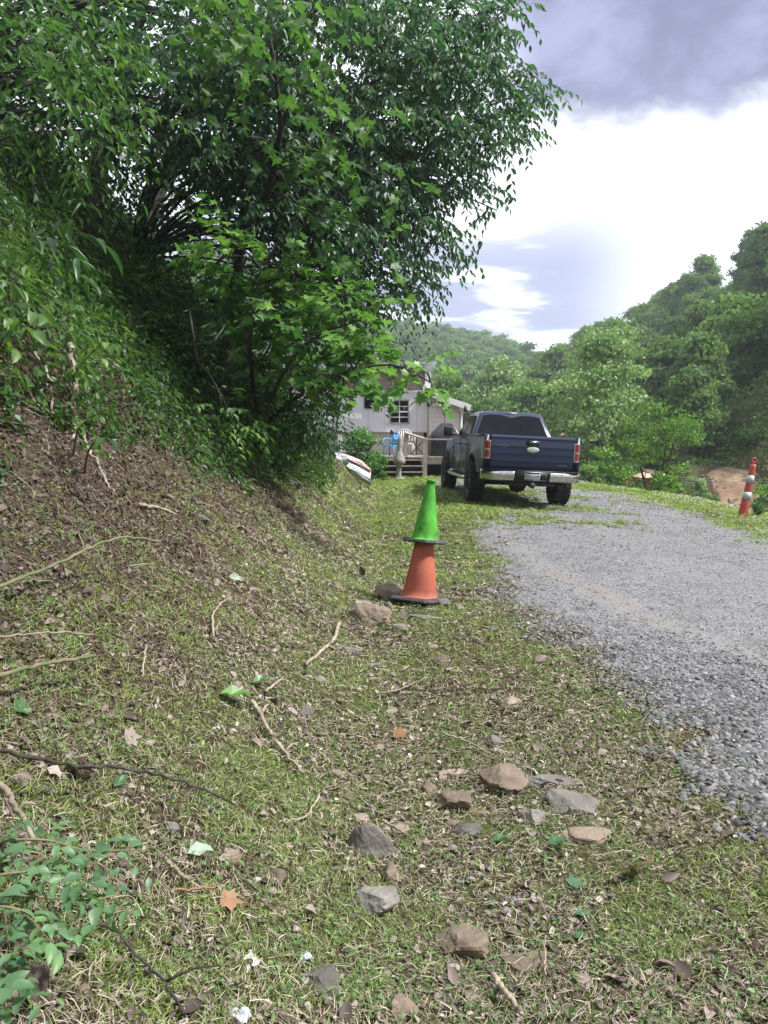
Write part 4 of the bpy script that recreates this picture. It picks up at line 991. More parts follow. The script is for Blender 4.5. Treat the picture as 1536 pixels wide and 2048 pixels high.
tl = []
for u, v in [(270, 500), (320, 520), (370, 540), (300, 570), (350, 600), (400, 590), (330, 650), (390, 660), (430, 640), (370, 710), (430, 720), (460, 690), (420, 780), (470, 790), (250, 560), (290, 630), (500, 840), (450, 840), (540, 880)]:
    g = hit(u, v + 60); tl.append((u, v, g[1] - .15, .30, .35 + .4 * rng.random()))
sapling('leafy green thicket on the bank between the vines and the young maple', hit(400, 760), [([(390, 700, 7.2), (380, 620, 7.0)], .02), ([(420, 700, 7.4), (450, 650, 7.4)], .02)], tl, .095, 210, L_VINE, tmpl=T_LEAF2, asp=.62, k=8, length=.26, name='shrub', cat='shrub', foliage='foliage', droop=.3)
# --- vines and weeds covering the upper bank
def vine_line(x, y):  # distance above the cleared part of the bank
    s = bank_s(x, y)
    cut = np.interp(y, [1, 3, 4.5, 5.5, 7, 9, 12, 16, 20], [2.2, 2.25, 2.15, 2.0, 1.75, 1.25, 1.0, 1.0, 1.1])
    return s - cut + 0.45 * fbm(x, y, 0.9, 17) + .25 * fbm(x, y, 3, 4)
def vines(n, y0, y1, tmpl, leaf, asp, m, tintf, name, thick, tiltr):
    y = y0 * np.exp(rng.random(n) * math.log(y1 / y0)); x = toe(y) - rng.uniform(.6, 8.5, n) 
    k = (vine_line(x, y) > 0) & (x > -.62 * y - 1.2); x, y = x[k], y[k]; n = len(x)
    nor = gnormal(x, y, .2)
    # hummocks: the cover swells into mounds
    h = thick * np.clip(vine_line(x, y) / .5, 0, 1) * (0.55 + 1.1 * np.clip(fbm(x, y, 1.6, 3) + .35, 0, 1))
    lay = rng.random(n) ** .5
    pos = np.stack([x, y, zg(x, y)], 1) + nor * (h * lay)[:, None] + rng.normal(size=(n, 3)) * .02
    az = rng.normal(size=n) * 1.0 + 1.35
    M = rot_frames(az, rng.uniform(*tiltr, n), rng.normal(size=n) * .5, nrm(nor + np.array([0, 0, .5])))
    L = leaf * rng.uniform(.55, 1.25, n) * np.maximum(1, y / 6) ** .5
    M = scl(M, np.stack([L * asp, L, L], 1))
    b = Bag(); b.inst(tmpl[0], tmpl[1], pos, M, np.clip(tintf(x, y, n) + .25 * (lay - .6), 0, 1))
    return tag(b.build(name, m, smooth=False), kind='stuff')
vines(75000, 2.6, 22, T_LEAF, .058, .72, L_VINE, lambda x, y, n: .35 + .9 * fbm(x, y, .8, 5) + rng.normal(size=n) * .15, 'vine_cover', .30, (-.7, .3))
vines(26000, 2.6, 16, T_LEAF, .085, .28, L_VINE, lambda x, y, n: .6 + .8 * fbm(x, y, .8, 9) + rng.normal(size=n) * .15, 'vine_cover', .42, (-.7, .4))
# roots and hanging stems in the cut below the vines
n = 1500; y = 2.6 * np.exp(rng.random(n) * math.log(14 / 2.6)); x = toe(y) - rng.uniform(.9, 3.4, n)
vl = vine_line(x, y); k = (vl > -.75) & (vl < .12) & (x > -.62 * y - .3); x, y = x[k], y[k]; n = len(x)
b = Bag(); nor = gnormal(x, y, .1)
L = rng.uniform(.06, .24, n); pos = np.stack([x, y, zg(x, y)], 1) + nor * rng.uniform(.01, .07, n)[:, None]
M = rot_frames(rng.normal(size=n) * .5 + 1.5, rng.normal(size=n) * .25, rng.normal(size=n), nor)
M = scl(M, np.stack([np.full(n, .0035) * rng.uniform(.6, 1.6, n), L, L * .7], 1)); b.inst(T_BLADE[0], T_BLADE[1], pos, M, rng.uniform(.0, .6, n))
tag(b.build('dead_stems', L_STRAW), kind='stuff')
# individual leafy weeds standing on the bank edge
def weed(label, u, v, D, hgt, leaf, asp, nst, m=L_LONG, tint=.6, k=12, name='leafy_weed', tmpl=T_LEAF2, lean=(.35, 0, 1), droop=.5, group=None):
    g = hit(u - 70, v + 200 * hgt / .5); base0 = g - np.array([0, 0, .03])
    top = P(u, v - 160 * leaf, max(1.5, g[1] - .55))
    cb, tb = Bag(), Bag(); pts = spline([base0, (base0 + top) / 2 + np.array([-.05, 0, .05]), top], 10); tube(tb, pts, np.linspace(.008, .003, 10), 6)
    for i in range(nst):
        f = .45 + .55 * i / max(1, nst - 1); a = pts[int(f * 9)]
        an = i * 2.4; d = np.array([[math.cos(an) + .3, math.sin(an) * .7, .25]])
        sprays(cb, a[None], d, leaf * 1.1, max(2, k // nst), leaf, asp, droop, np.array([tint]), tmpl, hang=.7, tspread=.25, twig=tb, tr=.002)
    base = base0; e = empty(name, base, label=label, cat='plant', group=group)
    for bag, nm, mm in ((tb, 'stem', M_CANE), (cb, 'foliage', m)):
        o = bag.build(nm, mm); o.parent = e; o.matrix_parent_inverse = Matrix.Translation(-Vector(base))
weed('tall weed with long narrow drooping leaves, upper one on the left bank', 200, 345, 3.7, .5, .27, .17, 10, k=50)
weed('weed with long bluish narrow leaves, lower one at the left bank', 145, 480, 3.5, .45, .25, .24, 10, k=45, tint=.35)
weed('small leafy weed poking in at the left edge above the cut bank', 15, 545, 3.4, .4, .13, .3, 6, k=22, tint=.6)
weed('leafy weed with yellowing leaves hanging over the cut bank', 205, 700, 4.5, .3, .09, .6, 6, k=18, m=L_VINE, tint=.9)
weed('small weed on the bare bank below the vines', 215, 830, 4.3, .2, .08, .6, 5, k=14, m=L_VINE, tint=.5)
weed('low weed on the bank right of the dead vines', 238, 878, 4.4, .16, .08, .6, 4, k=10, m=L_VINE, tint=.4)
weed('leafy vine sprig on the upper bank below the narrow leaved weeds', 60, 640, 3.6, .3, .09, .6, 6, k=22, m=L_VINE, tint=.7)

# --- wild rose at the lower left corner
def rose():
    e_base = np.array([-1.35, 1.45, float(zg(-1.35, 1.45))])
    cb, tb = Bag(), Bag()
    canes = [([(-160, 1760, 1.5), (-20, 1690, 1.45), (90, 1680, 1.45), (170, 1700, 1.5), (285, 1700, 1.55)], 11), ([(-160, 1790, 1.4), (0, 1750, 1.35), (110, 1745, 1.4), (200, 1770, 1.45)], 9),
             ([(-160, 1860, 1.3), (-20, 1815, 1.25), (60, 1830, 1.25), (110, 1880, 1.3)], 9), ([(-160, 1900, 1.25), (-30, 1900, 1.2), (40, 1930, 1.2)], 6), ([(-100, 1650, 1.6), (0, 1670, 1.6), (60, 1690, 1.55)], 6),
             ([(-160, 1990, 1.15), (-60, 1985, 1.15), (15, 1985, 1.15)], 4), ([(-100, 1780, 1.4), (30, 1790, 1.35), (170, 1800, 1.4), (235, 1790, 1.45)], 7)]
    for pts, nl in canes:
        c = spline([e_base] + [P(*q_) for q_ in pts], 24); tube(tb, c, np.linspace(.004, .0015, 24), 6)
        for i in range(nl):
            f = 7 + int((24 - 8) * (i + .5) / nl); a = c[f]
            tg = nrm(c[min(23, f + 1)] - c[f - 1]); sd_ = nrm(np.cross(tg, [0, 0, 1])) * (1 if i % 2 else -1)
            d = nrm(tg * .6 + sd_ * .8 + np.array([0, 0, .15]) + rng.normal(size=3) * .25)
            sprays(cb, a[None], d[None], .10 * rng.uniform(.8, 1.2), 7, .034, .62, .25, np.array([rng.uniform(.1, .6)]), T_LEAF2, hang=.1, tspread=.12, twig=tb, tr=.0012)
    e = empty('wild_rose', e_base, label='wild rose bush with small bluish green leaflets arching in at the lower left corner', cat='shrub')
    for bag, nm, mm in ((tb, 'stem', M_CANE), (cb, 'foliage', L_ROSE)):
        o = bag.build(nm, mm); o.parent = e; o.matrix_parent_inverse = Matrix.Translation(-Vector(e_base))
rose()

# ------------------------------------------------------------------ hillside forest
def crown_mesh(seed, h, w, nl, cards, card, conical=0.0, dome=1.0, tlo=.2, thi=.8, low=.22):
    r_ = np.random.default_rng(seed); b = Bag()
    ang = r_.uniform(0, 6.283, nl); zz = r_.uniform(0, 1, nl) ** .8
    prof = np.sin(np.pi * np.clip(zz * .86 + .12, 0, 1)) ** .6 * (1 - conical * zz)
    rad = w / 2 * prof * r_.uniform(.45, .85, nl)
    cx, cy, cz = rad * np.cos(ang), rad * np.sin(ang), h * (low + (1 - low) * zz * .93)
    lr = w * r_.uniform(.10, .22, nl)
    lt = r_.uniform(tlo, thi, nl)
    for i in range(nl):
        n = int(cards * r_.uniform(.6, 1.3)); d = nrm(r_.normal(size=(n, 3))); d[:, 2] = np.abs(d[:, 2]) * .9 - .25; d = nrm(d)
        pos = np.array([cx[i], cy[i], cz[i]]) + d * (lr[i] * r_.uniform(.45, 1.25, n))[:, None] * np.array([1, 1, .75])
        up = nrm(d + r_.normal(size=(n, 3)) * .5); ly = nrm(np.cross(up, r_.normal(size=(n, 3)))); ly[:, 2] -= .3; ly = nrm(ly)
        x = nrm(np.cross(ly, up)); z = np.cross(x, ly); L = card * r_.uniform(.6, 1.35, n)
        M = scl(np.stack([x, ly, z], -1), np.stack([L * .85, L, L], 1))
        b.inst(T_LEAF[0] - np.array([0, .5, 0]), T_LEAF[1], pos, M, np.clip(lt[i] + r_.normal(size=n) * .15, 0, 1))
    return b
M_TRUNKPALE = mat('pale_bark', (0.30, 0.28, 0.25), (0.42, 0.40, 0.36), .9, 3)
protos_t = []
for i, (h, w, con, nl) in enumerate([(11, 8.0, .1, 46), (12, 7, .3, 44), (9.5, 8.5, .0, 46), (13, 7.5, .2, 50), (10, 6.0, .45, 36), (8, 7.5, .1, 38)]):
    cb = crown_mesh(50 + i, h, w, int(nl * 1.5), 130, .40, con)
    tb = Bag(); tube(tb, spline([(0, 0, -1), (.1, 0, h * .4), (.2, .1, h * .85)], 8), np.linspace(.22, .05, 8), 7)
    for j in range(7):
        a = j * 2.4; z = h * (.3 + .07 * j); tube(tb, spline([(.1, 0, z), (w * .2 * math.cos(a), w * .2 * math.sin(a), z + h * .12), (w * .33 * math.cos(a), w * .33 * math.sin(a), z + h * .2)], 5), np.linspace(.09, .02, 5), 5)
    e = empty('forest_tree', (0, -40, -30)); c = cb.build('crown', L_FOREST, parent=e, smooth=False); tk = tb.build('trunk', M_TRUNKPALE if i in (3,) else M_BARK, parent=e)
    protos_t.append([e, c, tk, False])
def put_tree(i, x, y, s, rz, label, group, name=None, sink=0.3):
    e, c, tk, used = protos_t[i]
    if used:
        e2 = e.copy(); COL.objects.link(e2)
        for ch in (c, tk):
            o = ch.copy(); COL.objects.link(o); o.parent = e2
        e = e2
    else: protos_t[i][3] = True
    e.location = (x, y, float(zg(x, y)) - sink); e.rotation_euler = (rng.normal() * .04, rng.normal() * .04, rz); e.scale = (s, s, s * rng.uniform(.9, 1.1))
    tag(e, label, 'tree', group)
r2 = np.random.default_rng(77)
kinds = ['rounded leafy tree', 'tall oval tree', 'broad spreading tree', 'tall pale trunked tree', 'narrow pointed tree', 'low bushy tree']
spots = []
r = 46.0
while r < 215:
    step = 4.1 + r * 0.009
    a = -1.0
    while a < 36:
        x0, y0 = r * math.sin(R(a)), r * math.cos(R(a))
        lo = np.interp(a, [9, 13, 20, 28, 60], [98, 72, 46, 44.5, 44]); hi = np.interp(a, [9, 12, 16, 22, 28, 60], [300, 215, 160, 140, 128, 120])
        if lo < r < hi and a > 9.5: spots.append((x0 + r2.normal() * 1.3, y0 + r2.normal() * 1.3, r, a, (r - lo) / (hi - lo)))
        a += math.degrees(step / r)
    r += step * 1.0
r2.shuffle(spots)
def sec_(a): return 'above the truck' if a < 14 else 'above the tall pale tree' if a < 18 else 'above the fruit tree' if a < 22 else 'above the clay bank' if a < 25.5 else 'at the right edge' if a < 28 else 'beyond the right edge'
nlow = 0
print('hill spots', len(spots))
spots.sort(key=lambda q_: 0 if q_[2] < 75 else 1 if q_[3] < 29 else 2)
for (x0, y0, r, a, f) in spots[:298]:
    lv = 'at the foot of' if f < .18 else 'low on' if f < .4 else 'halfway up' if f < .65 else 'high on' if f < .88 else 'on the skyline of'
    i = int(r2.integers(0, 6)) if f < .8 else (0, 2, 5)[int(r2.integers(0, 3))]; s = r2.uniform(.48, .80) * (.85 if f > .9 else 1)
    put_tree(i, x0, y0, s, r2.uniform(0, 6.28), kinds[i] + ' ' + lv + ' the wooded hill ' + sec_(a), kinds[i] + 's ' + lv + ' the right hill ' + sec_(a))
# undergrowth filling the slope between the trees
n = 52000
az = R(8) + rng.random(n) * R(24); r_ = np.sqrt(rng.uniform(24 ** 2, 150 ** 2, n)); r_ = np.where(rng.random(n) < .5, rng.uniform(24, 62, n), r_)
x, y = r_ * np.sin(az), r_ * np.cos(az); e_ = x - edge_x(y); azd = np.degrees(az)
cl = sm(r_, 34, 36) * (1 - sm(r_, 43, 45)) * sm(azd, 22.0, 23.0) * (1 - sm(azd, 26.0, 27.0))
k = (e_ > 2.5) & (rng.random(n) > .86 * cl) & (fbm(x, y, .35, 12) > -.32); x, y, r_ = x[k], y[k], r_[k]; n = len(x)
nor = gnormal(x, y, .5); h = (.25 + 1.6 * np.clip(fbm(x, y, .3, 9) + .3, 0, 1)) * rng.random(n) ** .6 * np.clip(r_ / 60, .35, 1)
L = rng.uniform(.10, .24, n) * np.clip(r_ / 40, .7, 2)
M = scl(rot_frames(rng.uniform(0, 6.28, n), rng.uniform(-.5, .8, n), rng.normal(size=n) * .6, nor), np.stack([L * .8, L, L], 1))
b = Bag(); b.inst(T_LEAF[0], T_LEAF[1], np.stack([x, y, zg(x, y) + h], 1), M, np.clip(.45 + .9 * fbm(x, y, .3, 2) + rng.normal(size=n) * .15, 0, 1)); tag(b.build('undergrowth', L_FOREST, smooth=False), kind='stuff')
# the far wood on the low ridge at the end of the valley: one mass
fb = Bag(); fr = [crown_mesh(90 + i, 10, 8, 26, 34, .85, .1) for i in range(4)]
fv = []
for b_ in fr:
    fv.append((np.concatenate(b_.v), np.concatenate(b_.l).reshape(-1, 4), np.concatenate(b_.t)))
r = 112.0
while r < 345:
    step = 4.6 + r * .006; a = -14.0
    while a < 13.5:
        lo = np.interp(a, [-14, 9, 13], [118, 116, 112]); hi = np.interp(a, [-14, 9, 11.5, 13.5], [340, 330, 260, 215])
        lo2 = np.interp(a, [9, 9.6, 13], [0, 215, 215])
        if lo < r < hi and (a < 9.5 or r > 215):
            x0, y0 = r * math.sin(R(a)) + r2.normal() * 1.5, r * math.cos(R(a)) + r2.normal() * 1.5
            v_, l_, t_ = fv[int(r2.integers(0, 4))]; s = r2.uniform(.6, 1.0); q_ = r2.uniform(0, 6.28)
            c_, s_ = math.cos(q_), math.sin(q_)
            vv = v_ @ np.array([[c_, s_, 0], [-s_, c_, 0], [0, 0, 1]]) * s + np.array([x0, y0, float(zg(x0, y0)) - 1])
            fb.v.append(vv); fb.l.append((l_ + fb.n).ravel()); fb.c.append(np.full(len(l_), 4)); fb.m.append(np.zeros(len(l_), int)); fb.t.append(np.clip(t_ * .55 + r2.uniform(0, .5), 0, 1)); fb.n += len(vv)
        a += math.degrees(step / r)
    r += step
L_FAR = leafmat('leaf_far_wood', [(0.045, 0.10, 0.055), (0.07, 0.15, 0.065), (0.10, 0.20, 0.06), (0.13, 0.20, 0.07), (0.20, 0.33, 0.07), (0.12, 0.24, 0.10), (0.26, 0.38, 0.09)], 0.4, 0.6, spec=.3)
tag(fb.build('far_wood', L_FAR, smooth=False), kind='stuff')
if not all(p_[3] for p_ in protos_t): print('UNUSED TREE PROTO')

# --- nearer trees and bushes beyond the grass edge
def own_tree(name, label, u, D, vtop, vbase, wpx, nl, cards, card, leafm, bark, trunks=1, con=.1, low=.2, seed=3, tr=.16, cat='tree', group=None, foliage='crown', lean=0.0, asp=None):
    x = P(u, vbase, D)[0]; z0 = float(zg(x, D)); zb = min(P(u, vbase, D)[2], z0 + .3) if False else z0
    zt = P(u, vtop, D)[2]; h = zt - zb; w = wpx * D / FPX
    cb = crown_mesh(seed, h, w, nl, cards, card, con, low=low); tb = Bag()
    r_ = np.random.default_rng(seed)
    for j in range(trunks):
        a = j * 2.1 + .5; sp = (0 if trunks == 1 else .28 * w)
        q0 = np.array([0 if trunks == 1 else .12 * math.cos(a), 0 if trunks == 1 else .12 * math.sin(a), -.1]); q1 = np.array([sp * .45 * math.cos(a), sp * .45 * math.sin(a), h * .33]); q2 = np.array([sp * math.cos(a), sp * math.sin(a), h * .72])
        pts = spline([q0, q1, q2], 10); tube(tb, pts, np.linspace(tr, tr * .25, 10), 8)
        for k_ in range(6):
            p0 = pts[3 + k_]; p1 = p0 + nrm(r_.normal(size=3) * np.array([1, 1, .3]) + np.array([0, 0, .6])) * w * .24
            tube(tb, spline([p0, (p0 + p1) / 2 + np.array([0, 0, -.03 * w]), p1], 5), np.linspace(tr * .3, tr * .08, 5), 5)
    e = empty(name, (x, D, z0), label=label, cat=cat, group=group)
    tb.build('trunk' if foliage == 'crown' else 'stem', bark, parent=e); cb.build(foliage, leafm, parent=e, smooth=False)
    return e
own_tree('sycamore_tree', 'tall pale green leafy tree standing beyond the drive, right of the truck', 1208, 46, 650, 960, 225, 80, 190, .23, L_SYC, M_TRUNKPALE, con=.12, seed=5, low=.22)
own_tree('sycamore_tree', 'lower pale green tree just behind the truck tailgate', 1128, 50, 745, 955, 130, 40, 150, .26, L_SYC, M_TRUNKPALE, con=.0, seed=6, low=.2)
own_tree('fruit_tree', 'small spreading fruit tree with several dark stems at the grass edge', 1312, 27, 808, 985, 172, 26, 135, .105, L_APPLE, M_BARK, trunks=5, con=-.25, seed=17, low=.44, tr=.075)
own_tree('leafy_tree', 'rounded green tree behind the fruit tree on its right', 1395, 58, 800, 960, 110, 40, 130, .33, L_FOREST, M_BARK, seed=8)
own_tree('leafy_tree', 'pale topped tree at the right edge above the clay bank', 1480, 56, 700, 930, 150, 50, 150, .32, L_SYC, M_BARK, seed=9)
own_tree('leafy_tree', 'slim light green tree between the tall pale tree and the wooded hill', 1345, 60, 735, 940, 100, 40, 130, .33, L_SYC, M_BARK, seed=10, con=.2)
for i, (lab, u, D, vt, w, lm, card, nl) in enumerate([
  ('dense green bush below the tall pale tree', 1215, 31, 895, 130, L_APPLE, .12, 26), ('low dark bush at the foot of the fruit tree', 1322, 25.5, 945, 74, L_APPLE, .11, 22),
  ('bush behind the tailgate right of the truck', 1172, 29, 925, 60, L_FOREST, .12, 20), ('bright shrub on top of the clay bank', 1455, 45, 885, 95, L_APPLE, .2, 26),
  ('large shrub at the right edge behind the striped barrel', 1520, 40, 890, 110, L_APPLE, .18, 30), ('thin green bush left of the clay bank', 1395, 36, 935, 45, L_SYC, .12, 18),
  ('yellow green shrub low at the right edge behind the spiky plant', 1535, 27, 960, 70, L_APPLE, .11, 22), ('small bush in the ditch between the fruit tree and the barrel', 1425, 30, 985, 40, L_FOREST, .1, 16),
  ('dark shrub under the pale tree right of the brick building', 1262, 34, 925, 70, L_FOREST, .13, 22)]):
    own_tree('bush', lab, u, D, vt, 980, w, nl, 120, card, lm, M_BARK, trunks=3, seed=20 + i, low=.1, tr=.03, cat='bush', foliage='foliage')
for i, (lab, u, D, vt, w, lm, card) in enumerate([
  ('bright green tree behind the roof of the house', 900, 75, 745, 120, L_APPLE, .4), ('light green tree above the truck cab', 985, 82, 715, 150, L_SYC, .42), ('green tree between the house and the truck cab', 940, 60, 775, 90, L_APPLE, .34),
  ('leafy tree over the right end of the truck cab', 1060, 75, 750, 130, L_APPLE, .4), ('tall tree left of the tall pale tree', 1105, 95, 690, 130, L_FOREST, .45)]):
    own_tree('leafy_tree', lab, u, D, vt, 960, w, 44, 130, card, lm, M_BARK, seed=40 + i, low=.12, con=.1, group=None)
# spiky plant by the barrel
def yucca():
    x, y = P(1515, 1010, 15.6)[:2]; z = float(zg(x, y)); b = Bag(); n = 70
    az = rng.uniform(0, 6.283, n); tl = rng.uniform(.15, 1.35, n); M = rot_frames(az, tl, np.zeros(n)); L = rng.uniform(.28, .42, n)
    M = scl(M, np.stack([np.full(n, .028), L, L * 1.4], 1)); pos = np.array([0, 0, .03]) + nrm(M[:, :, 1]) * .04
    b.inst(T_BLADE[0], T_BLADE[1], pos, M, rng.uniform(.1, .5, n)); o = b.build('yucca_plant', L_LONG); o.location = (x, y, z)
    tag(o, 'spiky dark green plant right of the striped barrel', 'plant')
yucca()

# ------------------------------------------------------------------ pickup truck
M_PAINT = mat('navy_paint', (0.004, 0.012, 0.048), (0.006, 0.017, 0.06), 0.38, 2, metal=0.0, coat=0.35, spec=.4, c3=(0.05, 0.05, 0.06), s3=7, f3=0.12)
M_CHROME = mat('chrome', (0.62, 0.62, 0.60), (0.50, 0.49, 0.46), 0.22, 14, metal=1.0, c3=(0.30, 0.27, 0.23), s3=30, f3=.5)
M_RUBBER = mat('rubber', (0.018, 0.018, 0.020), (0.035, 0.033, 0.031), 0.8, 9, bump=.3)
M_BLACK = mat('black_plastic', (0.015, 0.016, 0.018), (0.024, 0.024, 0.026), 0.5, 9)
M_DARKMET = mat('chassis_metal', (0.02, 0.02, 0.022), (0.05, 0.04, 0.035), 0.7, 8)
M_GLASS = mat('tinted_glass', (0.008, 0.010, 0.013), (0.012, 0.014, 0.018), 0.05, 3, spec=0.16)
M_RED = mat('red_lens', (0.20, 0.018, 0.02), (0.28, 0.03, 0.03), 0.2, 30, coat=.6)
M_CLEAR = mat('clear_lens', (0.55, 0.50, 0.48), (0.42, 0.38, 0.37), 0.2, 30, coat=.6)
M_PLATE = mat('plate_white', (0.68, 0.70, 0.74), (0.6, 0.62, 0.68), 0.45, 12)
M_PLATEBLUE = mat('plate_navy', (0.02, 0.03, 0.07), rough=.5)
M_OVAL = mat('faded_emblem', (0.52, 0.54, 0.50), (0.44, 0.46, 0.44), 0.4, 20)
def text_obj(name, s, size, m, parent, loc, rot, ext=.002, sx=1.0, align='CENTER'):
    cu = bpy.data.curves.new(name, 'FONT'); cu.body = s; cu.size = size; cu.extrude = ext; cu.align_x = align; cu.align_y = 'CENTER'
    o = bpy.data.objects.new(name, cu); COL.objects.link(o)
    dg = bpy.context.evaluated_depsgraph_get(); me = bpy.data.meshes.new_from_object(o.evaluated_get(dg)); bpy.data.objects.remove(o); bpy.data.curves.remove(cu)
    me.materials.clear(); me.materials.append(m)
    o = bpy.data.objects.new(name, me); COL.objects.link(o); o.parent = parent; o.location = loc; o.rotation_euler = rot; o.scale = (sx, 1, 1)
    return o
TX, TY = 2.85, 16.0
truck = empty('pickup_truck', (TX, TY, float(zg(TX, TY)) + .01), (R(0.2), R(2.7), R(3.5)), label='dark navy blue lifted pickup truck parked on the drive with its tailgate towards us', cat='pickup truck')
def xprof(z):  # half width of the body at height z
    return 0.98 * np.interp(z, [.5, .62, .80, .95, 1.05, 1.2, 1.36, 1.43, 1.5], [.955, .975, .985, .995, 1.0, .99, .972, .96, .94])
WB, RAD = 3.68, .42
def side_grid(sgn):
    ys = np.unique(np.concatenate([np.arange(-1.12, 4.55, .06), [.60, .62, .64]])); rows = 14
    def bottom(y):
        z = np.interp(y, [-1.12, -.9, .6, .7, 3.0, 4.2, 4.55], [.74, .66, .62, .50, .50, .58, .72])
        for c in (0.0, WB):
            d = abs(y - c); Rr = .53
            if d < Rr: z = max(z, .50 + math.sqrt(Rr * Rr - d * d) * .98)
        return z
    def top(y): return np.interp(y, [-1.12, .61, .63, 2.9, 3.1, 4.2, 4.5, 4.55], [1.43, 1.43, 1.40, 1.38, 1.30, 1.20, 1.08, 1.0])
    v = []; 
    for y in ys:
        zb, zt = bottom(y), top(y)
        for r in range(rows):
            z = zb + (zt - zb) * r / (rows - 1); x = float(xprof(z))
            for c in (0.0, WB):
                rr = math.hypot(y - c, z - .50)
                if .40 < rr < .9: x += .035 * math.exp(-((rr - .53) / .09) ** 2)
            x *= 1 - .10 * max(0, (y - 3.9) / .65) ** 2
            x *= 1 - .03 * max(0, (-y - .95) / .17) ** 2
            v.append((sgn * x, y, z))
    n = len(ys); f = []
    for i in range(n - 1):
        for r in range(rows - 1):
            a = i * rows + r; q_ = (a, a + rows, a + rows + 1, a + 1)
            f.append(q_ if sgn < 0 else q_[::-1])
    return v, f, n, rows
b = Bag()
for s_ in (-1, 1):
    v, f, n, rows = side_grid(s_); b.add(v, f)
# hood, bed rail caps, inner bed, floor
def quad(b, pts, mat=0): b.add(pts, [tuple(range(len(pts)))], .5, mat)
for s_ in (-1, 1):
    box(b, s_ * .945 - .035, s_ * .945 + .012 * s_ + .02, -1.10, .60, 1.395, 1.438)          # rail cap
    box(b, s_ * .87 - .03, s_ * .87 + .03, -1.08, .60, .80, 1.40)                              # inner bed wall
    box(b, s_ * .93 - .05, s_ * .93 + .05, -1.115, -1.02, .74, 1.43)                           # rear post
box(b, -.90, .90, -1.05, .60, .74, .80); box(b, -.93, .93, .54, .62, .74, 1.42)
hv = []; 
for y, z, w in ((2.95, 1.30, .93), (3.6, 1.29, .93), (4.2, 1.22, .90), (4.5, 1.08, .84), (4.56, .95, .84), (4.58, .62, .86)):
    for x_, dz_ in ((-1, -.04), (-.85, .0), (-.4, .03), (.4, .03), (.85, .0), (1, -.04)): hv.append((x_ * w, y, z + dz_))
hf = [(i * 6 + j, i * 6 + j + 1, (i + 1) * 6 + j + 1, (i + 1) * 6 + j) for i in range(5) for j in range(5)]
b.add(hv, hf); box(b, -.93, .93, .62, 4.0, .52, .66)
b.build('body', M_PAINT, truck)
# wheel wells and underside
b = Bag()
for c in (0.0, WB):
    for s_ in (-1, 1):
        M4 = Matrix.Translation((s_ * .76, c, .50)) @ Matrix.Rotation(math.pi / 2, 4, 'Y')
        a = np.linspace(0, math.pi, 14); v = []
        for x_ in (s_ * .50, s_ * .95):
            for t_ in a: v.append((x_, c + .525 * math.cos(t_), .50 + .51 * math.sin(t_)))
        b.add(v, [(i, i + 1, i + 15, i + 14) for i in range(13)])
        box(b, min(s_ * .48, s_ * .50), max(s_ * .48, s_ * .50), c - .52, c + .52, .5, 1.0)
for s_ in (-1, 1): box(b, s_ * .45 - .05, s_ * .45 + .05, -1.1, 4.3, .50, .64)
box(b, -.45, .45, -1.0, -.9, .52, .62); box(b, -.9, .9, .7, 2.9, .46, .53); box(b, -.34, .34, -.95, -.45, .44, .60)
b.build('chassis', M_DARKMET, truck)
b = Bag(); tube(b, [(-.9, 0, .42), (.9, 0, .42)], .055, 10); lathe(b, [(0, -.17), (.12, -.16), (.19, -.08), (.20, 0), (.19, .08), (.12, .16), (0, .17)], 16, Matrix.Translation((.02, 0, .42)) @ Matrix.Rotation(math.pi / 2, 4, 'X'))
for s_ in (-1, 1):
    tube(b, [(s_ * .55, -.12, .42), (s_ * .52, -.2, .75)], .03, 8); beam(b, (s_ * .52, -.75, .50), (s_ * .52, .75, .50), .07, .03); tube(b, [(s_ * .52, -.09, .42), (s_ * .52, -.09, .54)], .06, 6)
b.build('rear_axle', M_DARKMET, truck)
b = Bag(); tube(b, spline([(.42, 1.2, .48), (.42, -.3, .55), (.62, -.75, .50), (.80, -1.02, .47)], 16), .035, 10); b.build('exhaust_pipe', M_CHROME if False else M_DARKMET, truck)
b = Bag(); box(b, -.5, .5, -1.16, -1.08, .44, .50); tube(b, [(0, -1.30, .46), (0, -1.0, .46)], .045, 4); tube(b, [(0.0, -1.32, .46), (0, -1.29, .46)], .06, 12); tube(b, [(.18, -1.17, .47), (.30, -1.17, .47)], .025, 8)
b.build('hitch', M_DARKMET, truck)
# tailgate: cross section swept across
tg = [(1.425, -1.135), (1.435, -1.10), (1.435, -1.06), (.76, -1.06), (.755, -1.125), (.83, -1.150), (.925, -1.152), (.930, -1.166), (1.065, -1.160), (1.070, -1.172), (1.215, -1.162), (1.220, -1.172), (1.345, -1.158), (1.372, -1.152), (1.385, -1.165), (1.412, -1.160)]
b = Bag(); n = len(tg); v = []
for x_ in (-.835, .835):
    for z, y in tg: v.append((x_, y, z))
b.add(v, [(i, (i + 1) % n, n + (i + 1) % n, n + i) for i in range(n)] + [tuple(range(n))[::-1], tuple(range(n, 2 * n))])
tgo = b.build('tailgate', M_PAINT, truck, smooth=False)
b = Bag(); box(b, -.13, .13, -1.176, -1.160, 1.245, 1.345); tgh = b.build('handle_recess', M_BLACK, tgo)
b = Bag(); box(b, -.095, .095, -1.192, -1.174, 1.30, 1.338); b.build('handle', M_CHROME, tgo)
b = Bag(); lathe(b, [(0, .012), (.8, .012), (.95, .008), (1.0, 0), (1.0, -.008)], 28, Matrix.Translation((0, -1.172, 1.165)) @ Matrix.Rotation(math.pi / 2, 4, 'X') @ Matrix.Diagonal((.128, .056, 1, 1)))
b.build('emblem', M_OVAL, tgo)
